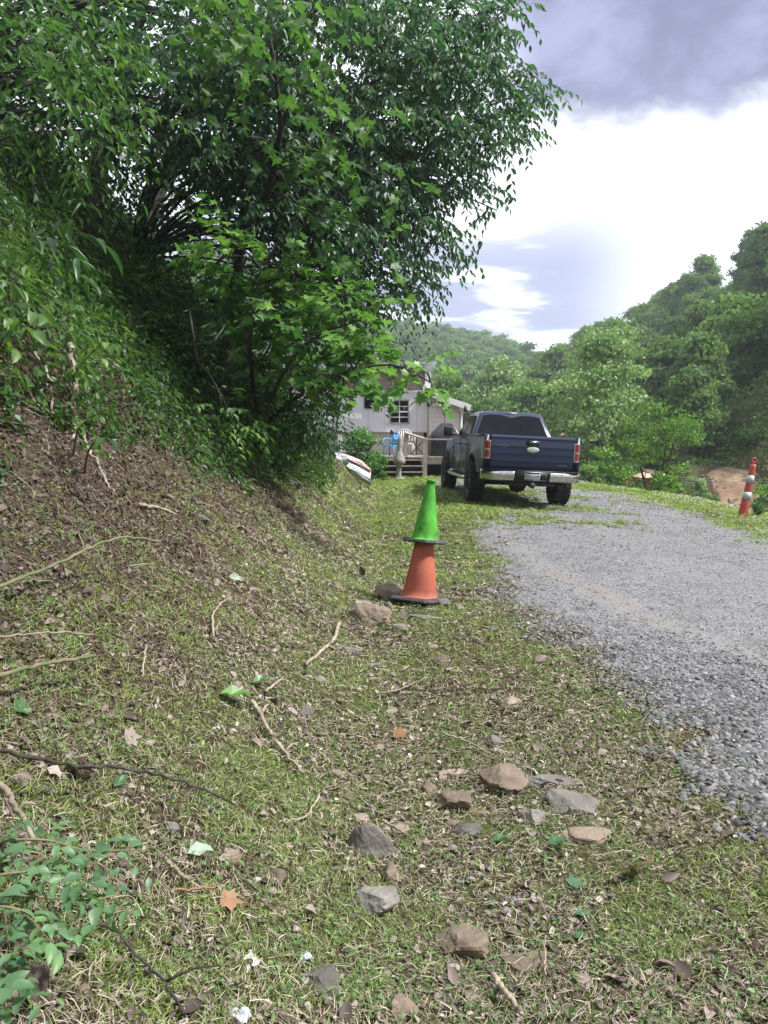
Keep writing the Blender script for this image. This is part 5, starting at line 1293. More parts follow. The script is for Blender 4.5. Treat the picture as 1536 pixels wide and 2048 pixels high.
text_obj('badge', 'F-150', .065, M_CHROME, tgo, (-.60, -1.168, 1.225), (math.pi / 2, 0, 0), sx=1.35)
text_obj('badge', 'SUPERCREW', .036, M_CHROME, tgo, (.62, -1.156, .875), (math.pi / 2, 0, 0), sx=.95)
# tail lights wrap the corner
for s_ in (-1, 1):
    prof = [(.845, -1.150), (.905, -1.152), (.955, -1.135), (.992, -1.06), (1.0, -.98), (.96, -.97), (.85, -1.10)]
    def lamp(z0, z1, inset, nm, mm, par, tap=0.0):
        b = Bag(); v = []
        for z, k_ in ((z0, tap), (z1, 0)):
            for x_, y in prof: v.append((s_ * (x_ + inset), (y - inset) + k_ * (y < -1.1) * 0 + (0 if y < -1.03 else -tap * (z == z0) * .6), z))
        n = len(prof); f = [(i, (i + 1) % n, n + (i + 1) % n, n + i) for i in range(n)] + [tuple(range(n)), tuple(range(n, 2 * n))]
        b.add(v, f if s_ > 0 else [q_[::-1] for q_ in f]); return b.build(nm, mm, par, smooth=False)
    base_l = lamp(.955, 1.33, 0.004, 'taillight', M_CLEAR, truck, .05)
    prof = [(.858, -1.152), (.905, -1.154), (.945, -1.138), (.965, -1.09), (.93, -1.06), (.86, -1.10)]
    lamp(.985, 1.125, .009, 'red_lens', M_RED, base_l); lamp(1.16, 1.305, .009, 'red_lens', M_RED, base_l)
# bumper: two chrome ends, black centre step
def bump_prof(x_): return -1.25 + .05 * abs(x_) ** 2 + .10 * max(0, abs(x_) - .86) / .14
bmp = []
for s_ in (-1, 1):
    bp = Bag(); v = []; xs = [.36, .38, .6, .8, .9, .96, 1.0, 1.01]
    for x_ in xs:
        y = bump_prof(x_); e_ = .04 if x_ < .37 else 0
        for yy_, z in ((y + .05, .735), (y, .725), (y - .018, .68), (y - .018, .62), (y, .56 + e_ * 0), (y + .03, .535)): v.append((s_ * x_, yy_, z))
    v2 = [(s_ * 1.005, -1.0, z) for z in (.735, .725, .68, .62, .56, .535)]; v += v2
    n = len(xs) + 1
    f = [(i * 6 + j, (i + 1) * 6 + j, (i + 1) * 6 + j + 1, i * 6 + j + 1) for i in range(n - 1) for j in range(5)] + [(0, 1, 2, 3, 4, 5)]
    bp.add(v, f if s_ < 0 else [q_[::-1] for q_ in f]); bmp.append(bp)
b = Bag(); box(b, -.365, .365, -1.235, -1.08, .55, .735); box(b, -.30, .30, -1.262, -1.235, .545, .565); box(b, -1.0, 1.0, -1.235, -1.09, .737, .752); box(b, -.96, .96, -1.15, -1.08, .55, .73)
for x_ in (-.26, .26, -.21, .21): tube(b, [(x_, -1.25, .66), (x_, -1.23, .66)], .014, 8)
bo = b.build('rear_bumper', M_BLACK, truck)
for bp in bmp: bp.build('chrome_end', M_CHROME, bo)
b = Bag(); box(b, -.155, .155, -1.262, -1.256, .575, .728); pl_ = b.build('license_plate', M_PLATE, truck)
b = Bag(); box(b, -.15, .15, -1.2655, -1.2625, .695, .723); b.build('plate_band', M_PLATEBLUE, pl_)
text_obj('plate_number', 'N1Z·5508', .082, M_PLATEBLUE, pl_, (0, -1.263, .640), (math.pi / 2, 0, 0), ext=.0015, sx=.86)
# cab greenhouse
BR = [(-.905, .655, 1.40), (-.915, 2.95, 1.36)]; RF = [(-.70, .93, 1.93), (-.68, 2.15, 1.935)]
def lerp(a, b_, t_): return np.array(a) * (1 - t_) + np.array(b_) * t_
b = Bag()
sec = []   # rings along the cab from rear to windshield base; each ring from left belt over roof to right belt
for t_, (bl, rf, zc) in enumerate([((.905, .645, 1.38), (.905, .645, 1.38), 1.38), ((.91, .66, 1.40), (.72, .90, 1.90), 1.93), ((.91, .80, 1.40), (.71, 1.02, 1.935), 1.965), ((.915, 1.5, 1.39), (.70, 1.55, 1.95), 1.985), ((.915, 2.3, 1.37), (.69, 2.12, 1.925), 1.965), ((.91, 2.95, 1.35), (.86, 2.93, 1.36), 1.38)]):
    ring = [(-bl[0], bl[1], bl[2])]
    for k_ in (.5, 1.0):
        q_ = lerp((-bl[0], bl[1], bl[2]), (-rf[0], rf[1], rf[2]), k_); ring.append(tuple(q_))
    ring += [(-rf[0] * .86, rf[1], (rf[2] + zc) / 2 + .008), (-rf[0] * .45, rf[1], zc), (0, rf[1], zc + .005)]
    ring += [(-x_, y, z) for x_, y, z in ring[:-1][::-1]]
    sec.append(ring)
v = [q_ for r_ in sec for q_ in r_]; m_ = len(sec[0])
f = [(i * m_ + j, i * m_ + j + 1, (i + 1) * m_ + j + 1, (i + 1) * m_ + j) for i in range(len(sec) - 1) for j in range(m_ - 1)]
b.add(v, f); cab_o = b.build('cab', M_PAINT, truck)
def pane(name, pts, off, parent=cab_o, m=M_GLASS):
    pts = np.array(pts, float); nrm_ = nrm(np.cross(pts[1] - pts[0], pts[2] - pts[0])); off = np.array(off, float)
    if np.dot(nrm_, off) < 0: nrm_ = -nrm_
    b = Bag(); n = len(pts); b.add(np.vstack([pts + nrm_ * .001, pts + nrm_ * .013]), [tuple(range(n)), tuple(range(n, 2 * n))] + [(i, (i + 1) % n, n + (i + 1) % n, n + i) for i in range(n)])
    return b.build(name, m, parent, smooth=False)
# rear glass follows the sloped back
def back(x_, t_): q_ = lerp((0, .652, 1.395), (0, .905, 1.91), t_); return (x_, q_[1], q_[2])
pane('rear_window', [back(-.80, .06), back(.80, .06), back(.72, .55), back(.645, .90), back(.5, .955), back(-.5, .955), back(-.645, .90), back(-.72, .55)], (0, -1, .3))
b = Bag(); box(b, -.13, .13, .895, .925, 1.925, 1.955); b.build('brake_light', M_CLEAR, cab_o)
for s_ in (-1, 1):
    def sp(y, t_):   # point on the cab side
        zb_ = np.interp(y, [.66, 2.95], [1.40, 1.35]); w0 = .912; w1 = .70; z1 = 1.935
        return (s_ * (w0 + (w1 - w0) * t_ + .012), y, zb_ + (z1 - zb_) * t_)
    pane('side_window', [sp(.86, .05), sp(1.62, .04), sp(1.60, .86), sp(1.12, .84)], (s_, 0, .3))
    pane('side_window', [sp(1.72, .04), sp(2.66, .03), sp(2.22, .72), sp(1.98, .86), sp(1.69, .87)], (s_, 0, .3))
    b = Bag(); box(b, s_ * .995 - .006, s_ * .995 + .006, 1.655, 1.668, .56, 1.38); box(b, s_ * .993 - .006, s_ * .993 + .006, .72, .732, .56, 1.38); box(b, s_ * .99 - .006, s_ * .99 + .006, 2.78, 2.792, .60, 1.36); b.build('door_seam', M_BLACK, truck)
    for y in (.86, 1.80):
        b = Bag(); tube(b, spline([(s_ * .985, y, 1.20), (s_ * 1.03, y + .05, 1.205), (s_ * 1.03, y + .17, 1.205), (s_ * .985, y + .22, 1.20)], 8), .016, 6); b.build('door_handle', M_PAINT, truck)
    b = Bag(); v = []
    mx = s_ * 1.16
    box(b, mx - .11, mx + .11, 2.60, 2.72, 1.36, 1.60); beam(b, (s_ * .92, 2.72, 1.42), (mx, 2.68, 1.44), .08, .06); mo = b.build('mirror', M_BLACK, truck)
    bv = mo.modifiers.new('bevel', 'BEVEL'); bv.width = .03; bv.segments = 3
    b = Bag(); tube(b, spline([(s_ * .90, .62, .50), (s_ * 1.04, .72, .46), (s_ * 1.05, 1.8, .455), (s_ * 1.04, 2.95, .46), (s_ * .92, 3.05, .50)], 24), .045, 10); b.build('side_step', M_CHROME, truck)
pane('windshield', [(-.82, 2.93, 1.37), (.82, 2.93, 1.37), (.66, 2.18, 1.90), (-.66, 2.18, 1.90)], (0, 1, .5))
# wheels
def wheel(x_, y, s_):
    w = empty('wheel', (0, 0, 0)); w.parent = truck; w.location = (x_, y, RAD)
    RT = Matrix.Rotation(math.pi / 2, 4, 'Y'); h = .155
    b = Bag(); lathe(b, [(.245, -h * .9), (.30, -h * 1.02), (.37, -h), (.405, -h * .86), (.412, -h * .5), (.414, 0), (.412, h * .5), (.405, h * .86), (.37, h), (.30, h * 1.02), (.245, h * .9)], 40, RT, closed=True)
    for k_ in range(30):     # tread lugs
        a = k_ * 2 * math.pi / 30
        for j, (xx, ww, of) in enumerate(((-.115, .062, 0), (-.04, .055, .5), (.04, .055, 0), (.115, .062, .5))):
            aa = a + of * 2 * math.pi / 30
            M4 = Matrix.Rotation(aa, 4, 'X') @ Matrix.Translation((xx, 0, .420)) @ Matrix.Rotation(R(14 if j % 2 else -14), 4, 'Z')
            box(b, -ww / 2, ww / 2, -.027, .027, -.014, .013, M4)
        for s2 in (-1, 1):
            M4 = Matrix.Rotation(a, 4, 'X') @ Matrix.Translation((s2 * h * .99, 0, .385)); box(b, -.008, .008, -.022, .022, -.03, .03, M4)
    b.build('tire', M_RUBBER, w, smooth=False)
    b = Bag(); lathe(b, [(.25, -h * .85), (.235, -h * .5), (.235, h * .5), (.25, h * .85), (.262, h * .88), (.255, h * .95), (.24, h * .84)], 32, RT if s_ > 0 else Matrix.Rotation(-math.pi / 2, 4, 'Y'))
    for k_ in range(8):
        M4 = Matrix.Rotation(k_ * math.pi / 4, 4, 'X'); v = np.array([(s_ * .085, -.035, .05), (s_ * .085, .035, .05), (s_ * .125, .022, .24), (s_ * .125, -.022, .24), (s_ * .05, -.035, .05), (s_ * .05, .035, .05), (s_ * .09, .022, .24), (s_ * .09, -.022, .24)])
        v = v @ np.array(M4)[:3, :3].T; b.add(v, BOXF)
    tube(b, [(s_ * .04, 0, 0), (s_ * .11, 0, 0)], .065, 16); tube(b, [(0, 0, 0), (s_ * .03, 0, 0)], .235, 24)
    b.build('rim', mat('rim_black', (0.03, 0.03, 0.033), (0.12, 0.12, 0.12), .35, 12, metal=.6), w)
for x_, y, s_ in ((-.925, 0, -1), (.925, 0, 1), (-.925, WB, -1), (.925, WB, 1)): wheel(x_, y, s_)

# ------------------------------------------------------------------ traffic cones
M_GREENCONE = mat('green_cone', (0.08, 0.40, 0.03), (0.05, 0.24, 0.025), 0.75, 7, c3=(0.02, 0.07, 0.015), s3=26, f3=.65, bump=.2, bscale=60)
M_ORANGECONE = mat('orange_cone', (0.43, 0.105, 0.058), (0.34, 0.095, 0.06), 0.75, 5, c3=(0.20, 0.085, 0.06), s3=17, f3=.5, bump=.15, bscale=60)
M_CONEBASE = mat('cone_base', (0.028, 0.03, 0.033), (0.055, 0.055, 0.055), 0.75, 10, c3=(0.14, 0.11, 0.08), s3=24, f3=.5, bump=.3)
def cone(name, loc, rot, h, rb, rt, half, thick, m, label):
    e = empty(name, loc, rot, label=label, cat='traffic cone')
    prof = [(rb + .022, thick * .9), (rb + .014, thick + .006), (rb + .002, thick + .016), (rb * .97, thick + .05)]
    prof += [(rb * .97 + (rt - rb * .97) * t_, thick + .05 + (h - thick - .06) * t_) for t_ in np.linspace(.05, .97, 16)]
    prof += [(rt + .006, h - .022), (rt + .006, h - .004), (rt - .002, h), (rt - .008, h), (rt - .008, h - .06)]
    b = Bag(); lathe(b, prof, 40)
    v = b.v[-1]; v[:, 0] += .003 * np.sin(v[:, 2] * 23) ; v[:, 1] += .003 * np.cos(v[:, 2] * 17)
    b.build('cone_body', m, e)
    # square base with cut corners and worn rounded rim
    def ring(hf, z, c):
        return [(hf - c, -hf, z), (hf, -hf + c, z), (hf, hf - c, z), (hf - c, hf, z), (-hf + c, hf, z), (-hf, hf - c, z), (-hf, -hf + c, z), (-hf + c, -hf, z)]
    rs_ = [ring(half - .008, 0, .045), ring(half, .008, .045), ring(half, thick * .6, .045), ring(half - .012, thick, .04), ring(rb + .03, thick + .004, .02), ring(rb - .03, thick + .004, .02)]
    v = [q_ for r_ in rs_ for q_ in r_]; v = np.array(v); v[:, 2] += .006 * np.sin(v[:, 0] * 19 + v[:, 1] * 13)
    f = [(i * 8 + j, i * 8 + (j + 1) % 8, (i + 1) * 8 + (j + 1) % 8, (i + 1) * 8 + j) for i in range(5) for j in range(8)] + [tuple(range(8))[::-1]]
    b = Bag(); b.add(v, f); o = b.build('cone_base', M_CONEBASE, e, smooth=False)
    bv = o.modifiers.new('bevel', 'BEVEL'); bv.width = .006; bv.segments = 2; bv.limit_method = 'ANGLE'
    return e
c0 = hit(838, 1206); c0[2] += .03; KC = np.linalg.norm(c0 - np.array([0, 0, CAMH])) / 5.62; print('cone', c0, KC)
lean = Matrix.Rotation(R(5.2), 4, 'Y') @ Matrix.Rotation(R(-3), 4, 'X') @ Matrix.Rotation(R(58), 4, 'Z')
H1 = .71
ec1 = cone('traffic_cone', c0, lean.to_euler(), H1, .128, .028, .185, .028, M_ORANGECONE, 'faded orange traffic cone standing on the rocks, topped by the green cone')
ax = np.array(lean @ Vector((0, 0, 1)))
lean2 = Matrix.Rotation(R(6.3), 4, 'Y') @ Matrix.Rotation(R(-4), 4, 'X') @ Matrix.Rotation(R(38), 4, 'Z')
ec2 = cone('traffic_cone', c0 + ax * .435 * KC, lean2.to_euler(), .475, .094, .026, .138, .022, M_GREENCONE, 'small bright green traffic cone slipped over the top of the orange cone')

ec1.scale = ec2.scale = (KC, KC, KC)

# ------------------------------------------------------------------ striped channelizer at the grass edge
M_DRUM = mat('drum_orange', (0.46, 0.075, 0.04), (0.36, 0.06, 0.04), 0.5, 8, c3=(.35, .12, .08), s3=20, f3=.3)
M_BAND = mat('drum_band', (0.46, 0.50, 0.50), (0.38, 0.42, 0.43), 0.35, 16)
DB = 15.4
q0 = P(1485, 1020, DB); gz = float(zg(q0[0], q0[1]))
e = empty('channelizer', (q0[0], q0[1], gz - .03), (R(-2), R(10), 0), label='leaning orange and white striped traffic barrel at the edge of the grass', cat='traffic barrel')
hB = (P(1500, 914, DB)[2] - gz + .03) / math.cos(R(9))
def rB(t_): return np.interp(t_, [0, .9, 1.0], [.098, .056, .05])
b = Bag(); pr = []
for t_ in np.linspace(0, .88, 23):
    pr.append((rB(t_) + (.004 if int(t_ * 23) in (2, 4) else 0), t_ * hB))
lathe(b, pr + [(.03, .885 * hB), (0, .885 * hB)], 28); b.build('barrel_body', M_DRUM, e)
for t0, t1 in ((.31, .43), (.58, .70)):
    b = Bag(); lathe(b, [(rB(t0) + .001, t0 * hB), (rB(t0) + .004, t0 * hB), (rB(t1) + .004, t1 * hB), (rB(t1) + .001, t1 * hB)], 28); b.build('reflective_band', M_BAND, e)
b = Bag(); a = np.linspace(0, 2 * math.pi, 21)
tube(b, np.stack([.045 * np.cos(a), 0 * a, hB * .95 + .048 * np.sin(a)], 1), .016, 8, caps=False); b.build('handle', M_DRUM, e)

# ------------------------------------------------------------------ house
def wallmat(name, c1, c2, per, axis='Z', depth=.5, rough=.7, dark=(.25, .25, .25)):
    m, t, p, out = newmat(name)
    geo = t.nodes.new('ShaderNodeTexCoord').outputs['Object']; sx = t.nodes.new('ShaderNodeSeparateXYZ'); t.links.new(geo, sx.inputs[0])
    f = mth(t, 'FRACT', mth(t, 'MULTIPLY', sx.outputs[{'X': 0, 'Y': 1, 'Z': 2}[axis]], 1.0 / per))
    col = mixc(t, maprange(t, noise(t, 3, 5), .35, .65), c1, c2)
    col = mixc(t, maprange(t, f, .0, .10, 1, 0, False), col, dark)
    t.links.new(col, p.inputs['Base Color']); p.inputs['Roughness'].default_value = rough
    bn = t.nodes.new('ShaderNodeBump'); bn.inputs['Strength'].default_value = depth; bn.inputs['Distance'].default_value = .03
    t.links.new(mth(t, 'SUBTRACT', 1.0, f), bn.inputs['Height']); t.links.new(bn.outputs[0], p.inputs['Normal'])
    return m
M_SIDING = wallmat('lap_siding', (0.72, 0.67, 0.63), (0.64, 0.60, 0.56), .17, dark=(.36, .32, .30))
M_WHITEW = wallmat('white_panel', (0.84, 0.83, 0.88), (0.78, 0.77, 0.83), .60, 'X', .3, dark=(.60, .59, .64))
M_WHITE = mat('white_trim', (0.84, 0.84, 0.86), (0.76, 0.76, 0.78), .6, 6)
M_SHINGLE = wallmat('brown_shingle', (0.42, 0.31, 0.27), (0.34, 0.25, 0.21), .14, dark=(.2, .15, .13))
M_ROOFM = mat('metal_roof', (0.62, 0.64, 0.68), (0.42, 0.44, 0.48), .4, 4, metal=.3)
M_DECK = mat('weathered_wood', (0.34, 0.28, 0.23), (0.46, 0.39, 0.33), .85, 8, bump=.4, c3=(.12, .095, .075), s3=18)
M_BRICK = mat('brick_brown', (0.20, 0.12, 0.09), (0.27, 0.17, 0.13), .85, 12, bump=.5)
HD = 27.5
hx0, hx1 = P(560, 800, HD)[0], P(851, 800, HD)[0]
zA, zB_, zC = P(800, 862, HD)[2], P(800, 783, HD)[2], P(800, 738, HD)[2]
g0 = float(zg(0, 26))
he = empty('house', (0, HD, g0), label='white and beige house with lap siding addition behind the deck, half hidden by maple leaves', cat='house')
def part(b, name, m, parent=he, smooth=False, origin=(0, HD, g0)):
    v = np.concatenate(b.v)
    for i in range(len(b.v)): b.v[i] = b.v[i] - np.array(origin)
    return b.build(name, m, parent, smooth=smooth)
b = Bag(); box(b, hx0, hx1, HD, HD + 7, zA, zB_); part(b, 'wall', M_WHITEW)
b = Bag(); box(b, hx0 - .02, hx1 - .0, HD + .12, HD + 7, zB_, zC - .02); part(b, 'shingle_wall', M_SHINGLE)
b = Bag(); box(b, hx0, hx1 - .05, HD + .15, HD + 6.9, float(zg(-2, HD)) - 1, zA - .01); part(b, 'lower_wall', M_SIDING)
b = Bag(); box(b, hx1 - .02, hx1 + .20, HD + .02, HD + .25, zB_ + .1, zC + .0); box(b, hx1 - .10, hx1 + .06, HD - .06, HD + .06, zA - .05, zB_ + .25); part(b, 'corner_board', M_WHITE)
b = Bag(); box(b, hx0, hx1 - .02, HD - .04, HD, zB_ - .04, zB_ + .04); box(b, hx0, hx1, HD - .05, HD, zA - .04, zA); part(b, 'fascia', M_WHITE)
zr = P(858, 727, HD - .4)[2]
b = Bag(); v = [(hx0 - .3, HD - .5, zr - .25), (hx1 + .36, HD - .5, zr - .02), (hx1 + .36, HD + 7.5, zr - .02), (hx0 - .3, HD + 7.5, zr - .25)]; b.add(v + [(x_, y, z + .10) for x_, y, z in v], BOXF); part(b, 'roof', M_ROOFM)
# window with muntins
w0, w1 = P(790, 802, HD), P(816, 845, HD)
b = Bag(); fw = .05
X0, X1, Z1, Z0 = w0[0] - .15, w1[0], w0[2], w1[2]
for (a0, a1, c0_, c1_) in ((X0 - fw, X1 + fw, Z1, Z1 + fw), (X0 - fw, X1 + fw, Z0 - fw, Z0), (X0 - fw, X0, Z0, Z1), (X1, X1 + fw, Z0, Z1)): box(b, a0, a1, HD - .05, HD - .002, c0_, c1_)
wo_ = part(b, 'window', mat('window_frame', (.33, .30, .27), (.40, .36, .33), .6, 5))
b = Bag(); box(b, X0, X1, HD - .015, HD - .004, Z0, Z1); part(b, 'pane', M_GLASS, wo_)
b = Bag(); xm = (X0 + X1) / 2
box(b, xm - .015, xm + .015, HD - .03, HD - .016, Z0, Z1)
for k_ in (.25, .5, .75): z = Z0 + (Z1 - Z0) * k_; box(b, X0, X1, HD - .034, HD - .02, z - .014 - .012 * (k_ == .5), z + .014 + .012 * (k_ == .5))
part(b, 'muntin', M_WHITE, wo_)
b = Bag(); wx = P(745, 790, HD)[0]; box(b, wx - .3, wx + .25, HD - .05, HD - .002, zB_ - .62, zB_ - .12); part(b, 'window', M_GLASS)
# lean-to addition
LD = HD - .6
lx0, lx1 = P(856, 850, LD)[0], P(919, 850, LD)[0]
zt0, zt1 = P(856, 790, LD)[2], P(919, 816, LD)[2]; zg_ = float(zg(1, LD)) - .3
b = Bag(); v = [(lx0, LD, zg_), (lx1, LD, zg_), (lx1, LD + 5, zg_), (lx0, LD + 5, zg_), (lx0, LD, zt0), (lx1, LD, zt1), (lx1, LD + 5, zt1), (lx0, LD + 5, zt0)]; b.add(v, BOXF); part(b, 'siding_wall', M_SIDING)
ra, rb_ = P(853, 781, LD - .4), P(941, 812, LD - .4)
b = Bag(); beam(b, (ra[0], LD + 2.3, ra[2] - .02), (rb_[0], LD + 2.3, rb_[2] - .02), 5.4, .13, up=(0, 0, 1)); part(b, 'roof', M_ROOFM)
b = Bag(); beam(b, (ra[0] + .02, LD - .42, ra[2] - .07), (rb_[0], LD - .42, rb_[2] - .07), .04, .20); part(b, 'fascia', M_WHITE)
b = Bag(); dx_ = lx1 + .06
tube(b, spline([(rb_[0] - .12, LD - .1, rb_[2] - .12), (dx_ + .12, LD - .06, rb_[2] - .22), (dx_, LD - .05, rb_[2] - .42), (dx_, LD - .05, zg_ + .3)], 14), .05, 6); part(b, 'downspout', M_WHITE)
b = Bag(); fl = P(872, 809, LD - .1)
for s_ in (-.09, .09):
    lathe(b, [(0, -.05), (.045, -.03), (.065, .05), (0, .055)], 12, Matrix.Translation((fl[0] + s_, LD - .12, fl[2])) @ Matrix.Rotation(R(60 if s_ > 0 else -60), 4, 'Y') @ Matrix.Rotation(R(150), 4, 'X'))
box(b, fl[0] - .03, fl[0] + .03, LD - .08, LD - .003, fl[2] - .05, fl[2] + .05); box(b, fl[0] - .03, fl[0] - .015, LD - .02, LD - .004, fl[2] - 1.0, fl[2] - .05); part(b, 'flood_light', M_WHITE)
# white porch frame further left
b = Bag(); pd = HD - 1.5
p0 = P(680, 905, pd); box(b, p0[0] - .07, p0[0] + .07, pd - .07, pd + .07, p0[2] - .6, P(680, 838, pd)[2]); q1, q2 = P(655, 833, pd), P(722, 833, pd); box(b, q1[0] - 1.0, q2[0], pd - .08, pd + .08, q1[2] - .07, q1[2] + .10)
part(b, 'porch_frame', M_WHITE)
b = Bag(); box(b, P(600, 900, pd)[0], P(705, 900, pd)[0], pd - .3, pd + 1.0, p0[2] - .75, p0[2] + .02); part(b, 'porch_base', M_BRICK)

# deck with stairs and rail
ZD = P(840, 914, 24.6)[2]; DF = 24.3
de = empty('deck', (P(840, 900, DF)[0], DF, float(zg(1.2, DF))), label='weathered wooden deck with rail and open steps in front of the house', cat='deck')
DO = tuple(de.location)
dxa, dxb = P(752, 914, DF)[0], P(985, 914, DF)[0]
b = Bag()
for k_ in range(18): y = DF + .35 + k_ * .15; box(b, dxa, dxb, y, y + .14, ZD - .035, ZD)
part(b, 'deck_boards', M_DECK, de, origin=DO)
px_ = P(850, 900, DF)[0]
b = Bag(); box(b, px_ + .05, dxb, DF + .29, DF + .33, ZD - .24, ZD - .01); part(b, 'rim_joist', M_DECK, de, origin=DO)
zrail = P(850, 879, DF)[2]
for (u_, v0_, v1_, yy_) in ((850, 962, 876, DF + .1), (812, 962, 867, DF + .9), (905, 962, 876, DF + .24), (768, 962, 915, DF + .9)):
    x_ = P(u_, 900, yy_)[0]; zt_ = P(u_, v1_, yy_)[2]; b = Bag(); box(b, x_ - .07, x_ + .07, yy_ - .07, yy_ + .07, float(zg(x_, yy_)) - .1, zt_); part(b, 'post', M_DECK, de, origin=DO)
b = Bag(); pA, pB, pC = P(812, 866, DF + .9), P(850, 878, DF + .1), P(985, 880, DF + .24); beam(b, pA, pB, .16, .05); beam(b, pB, pC, .16, .05); part(b, 'rail', M_DECK, de, origin=DO)
b = Bag(); rA, rB2 = P(826, 884, DF + .7), P(848, 910, DF + .7)
beam(b, P(822, 908, DF + .75), P(846, 882, DF + .75), .03, .03); beam(b, P(824, 882, DF + .70), P(847, 910, DF + .70), .03, .03); beam(b, P(833, 876, DF + .72), P(833, 910, DF + .72), .03, .03); part(b, 'brace', M_BLACK, de, origin=DO)
for k_, vv_ in enumerate((919, 931, 943)):
    yy_ = DF + .28 - k_ * .02; a_, c_ = P(758, vv_, yy_), P(845, vv_, yy_); b = Bag(); box(b, a_[0], c_[0], yy_ - .24 - .0 * k_, yy_ + .02, a_[2] - .03, a_[2] + .01); part(b, 'step', M_DECK, de, origin=DO)
b = Bag(); box(b, dxa + .1, px_ - .1, DF + .55, DF + .6, float(zg(1, DF)) - .2, ZD - .05); box(b, px_ + .1, dxb, DF + .9, DF + .95, float(zg(1, DF)) - .2, ZD - .25); part(b, 'deck_shade', mat('deck_shade_black', (0.02, 0.018, 0.017), (0.03, 0.027, 0.024), .9), de, origin=DO)  # near-black boards standing in for the shade beneath deck and steps

# things on the deck
M_PLAST = mat('white_plastic', (0.66, 0.64, 0.60), (0.56, 0.54, 0.52), .5, 10)
M_BLUEP = mat('blue_plastic', (0.13, 0.36, 0.66), (0.10, 0.28, 0.55), .5, 10)
def chair(u, D, label, m, w, h, slats, rz, round_top=True, cat='chair', z0=None):
    x = P(u, 900, D)[0]; e = empty('plastic_chair', (x, D, ZD if z0 is None else z0), (0, 0, rz), label=label, cat=cat)
    sh = h * .47
    b = Bag(); box(b, -w / 2, w / 2, -.22, .22, sh - .03, sh); b.build('seat', m, e)
    b = Bag(); bw = w * .46
    a = np.linspace(0, math.pi, 13)
    arch = [(-bw, .22, sh)] + [(-bw * math.cos(t_) * (1.0), .26 + .06, sh + (h - sh) * (.55 + .45 * math.sin(t_))) for t_ in a] + [(bw, .22, sh)]
    tube(b, spline(arch, 30), .022, 6)
    for i in range(slats):
        t_ = (i + 1) / (slats + 1); xx = -bw + 2 * bw * t_; zz = sh + (h - sh) * (.55 + .43 * math.sin(math.acos(max(-1, min(1, -xx / bw)))))
        beam(b, (xx * .8, .21, sh), (xx, .32, zz), .035 if slats > 3 else bw * .62, .012, up=(0, 1, 0))
    b.build('backrest', m, e)
    for s_ in (-1, 1):
        b = Bag(); tube(b, spline([(s_ * w * .5, -.2, sh * .0 + sh + .02), (s_ * w * .54, -.15, sh + .22), (s_ * w * .52, .12, sh + .23), (s_ * w * .47, .28, sh + .22)], 10), .022, 6); b.build('armrest', m, e)
        for y in (-.2, .2): b = Bag(); tube(b, [(s_ * w * .44, y, sh), (s_ * w * .50, y * 1.15, 0)], .022, 6); b.build('leg', m, e)
chair(811, 25.6, 'white plastic garden chair with a slatted round back on the deck', M_PLAST, .56, .92, 6, .1)
chair(783, 25.0, 'small blue plastic chair standing left of the white garden chair', M_BLUEP, .40, .80, 2, -.5)
# grill under a black cover
gx0, gx1 = P(858, 900, 25.3)[0], P(925, 900, 25.3)[0]; gy_ = 25.3; zt_ = P(880, 847, gy_)[2] - ZD
b = Bag(); L_ = gx1 - gx0; nU, nV = 26, 14; v = []
for j in range(nV):
    t_ = j / (nV - 1)
    for i in range(nU):
        a = i / nU * 2 * math.pi; cx_, cy_ = math.copysign(abs(math.cos(a)) ** .35, math.cos(a)), math.copysign(abs(math.sin(a)) ** .35, math.sin(a))
        if t_ < .72: z = zt_ * .62 * t_ / .72; k_ = 1 - .08 * t_
        else: q_ = (t_ - .72) / .28; z = zt_ * (.62 + .38 * q_ ** .8); k_ = .93 - .62 * q_
        fold = 1 + .035 * math.sin(a * 11 + 2 * math.sin(a * 3)) * (1 - .5 * t_)
        v.append((cx_ * L_ / 2 * k_ * fold + .12 * L_ * max(0, t_ - .7), cy_ * .42 * k_ * fold, z + .015 * math.sin(a * 5) * (t_ > .6)))
f = [(j * nU + i, j * nU + (i + 1) % nU, (j + 1) * nU + (i + 1) % nU, (j + 1) * nU + i) for j in range(nV - 1) for i in range(nU)] + [tuple((nV - 1) * nU + i for i in range(nU))]
b.add(v, f); o = b.build('grill_cover', mat('black_cover', (0.018, 0.019, 0.022), (0.035, 0.037, 0.042), .28, 6, bump=.6, bscale=14), smooth=True); o.location = ((gx0 + gx1) / 2, gy_ + .2, ZD)
tag(o, 'grill wrapped in a creased shiny black cover on the deck beside the truck', 'covered grill')
for (u_, v_, vb, D_, lb) in ((857, 803, 900, 24.42, 'tiki torch at the deck corner post, left of the three torches'), (889, 819, 900, 24.55, 'tiki torch in the middle, rising behind the black grill cover'), (931, 814, 900, 24.6, 'tiki torch nearest the truck cab')):
    t_ = P(u_, v_ - 4, D_); z0_ = ZD; b = Bag(); e = empty('tiki_torch', (t_[0], D_, z0_), label=lb, cat='torch', group='tiki torches along the deck')
    h = t_[2] - z0_; tube(b, [(0, 0, 0), (0, 0, h - .22)], .014, 6); b.build('pole', M_BARK, e)
    b = Bag(); lathe(b, [(0, h - .24), (.035, h - .24), (.055, h - .2), (.055, h - .06), (.03, h - .05), (.012, h - .02), (.012, h), (0, h)], 12); b.build('lamp_head', M_BLACK, e)
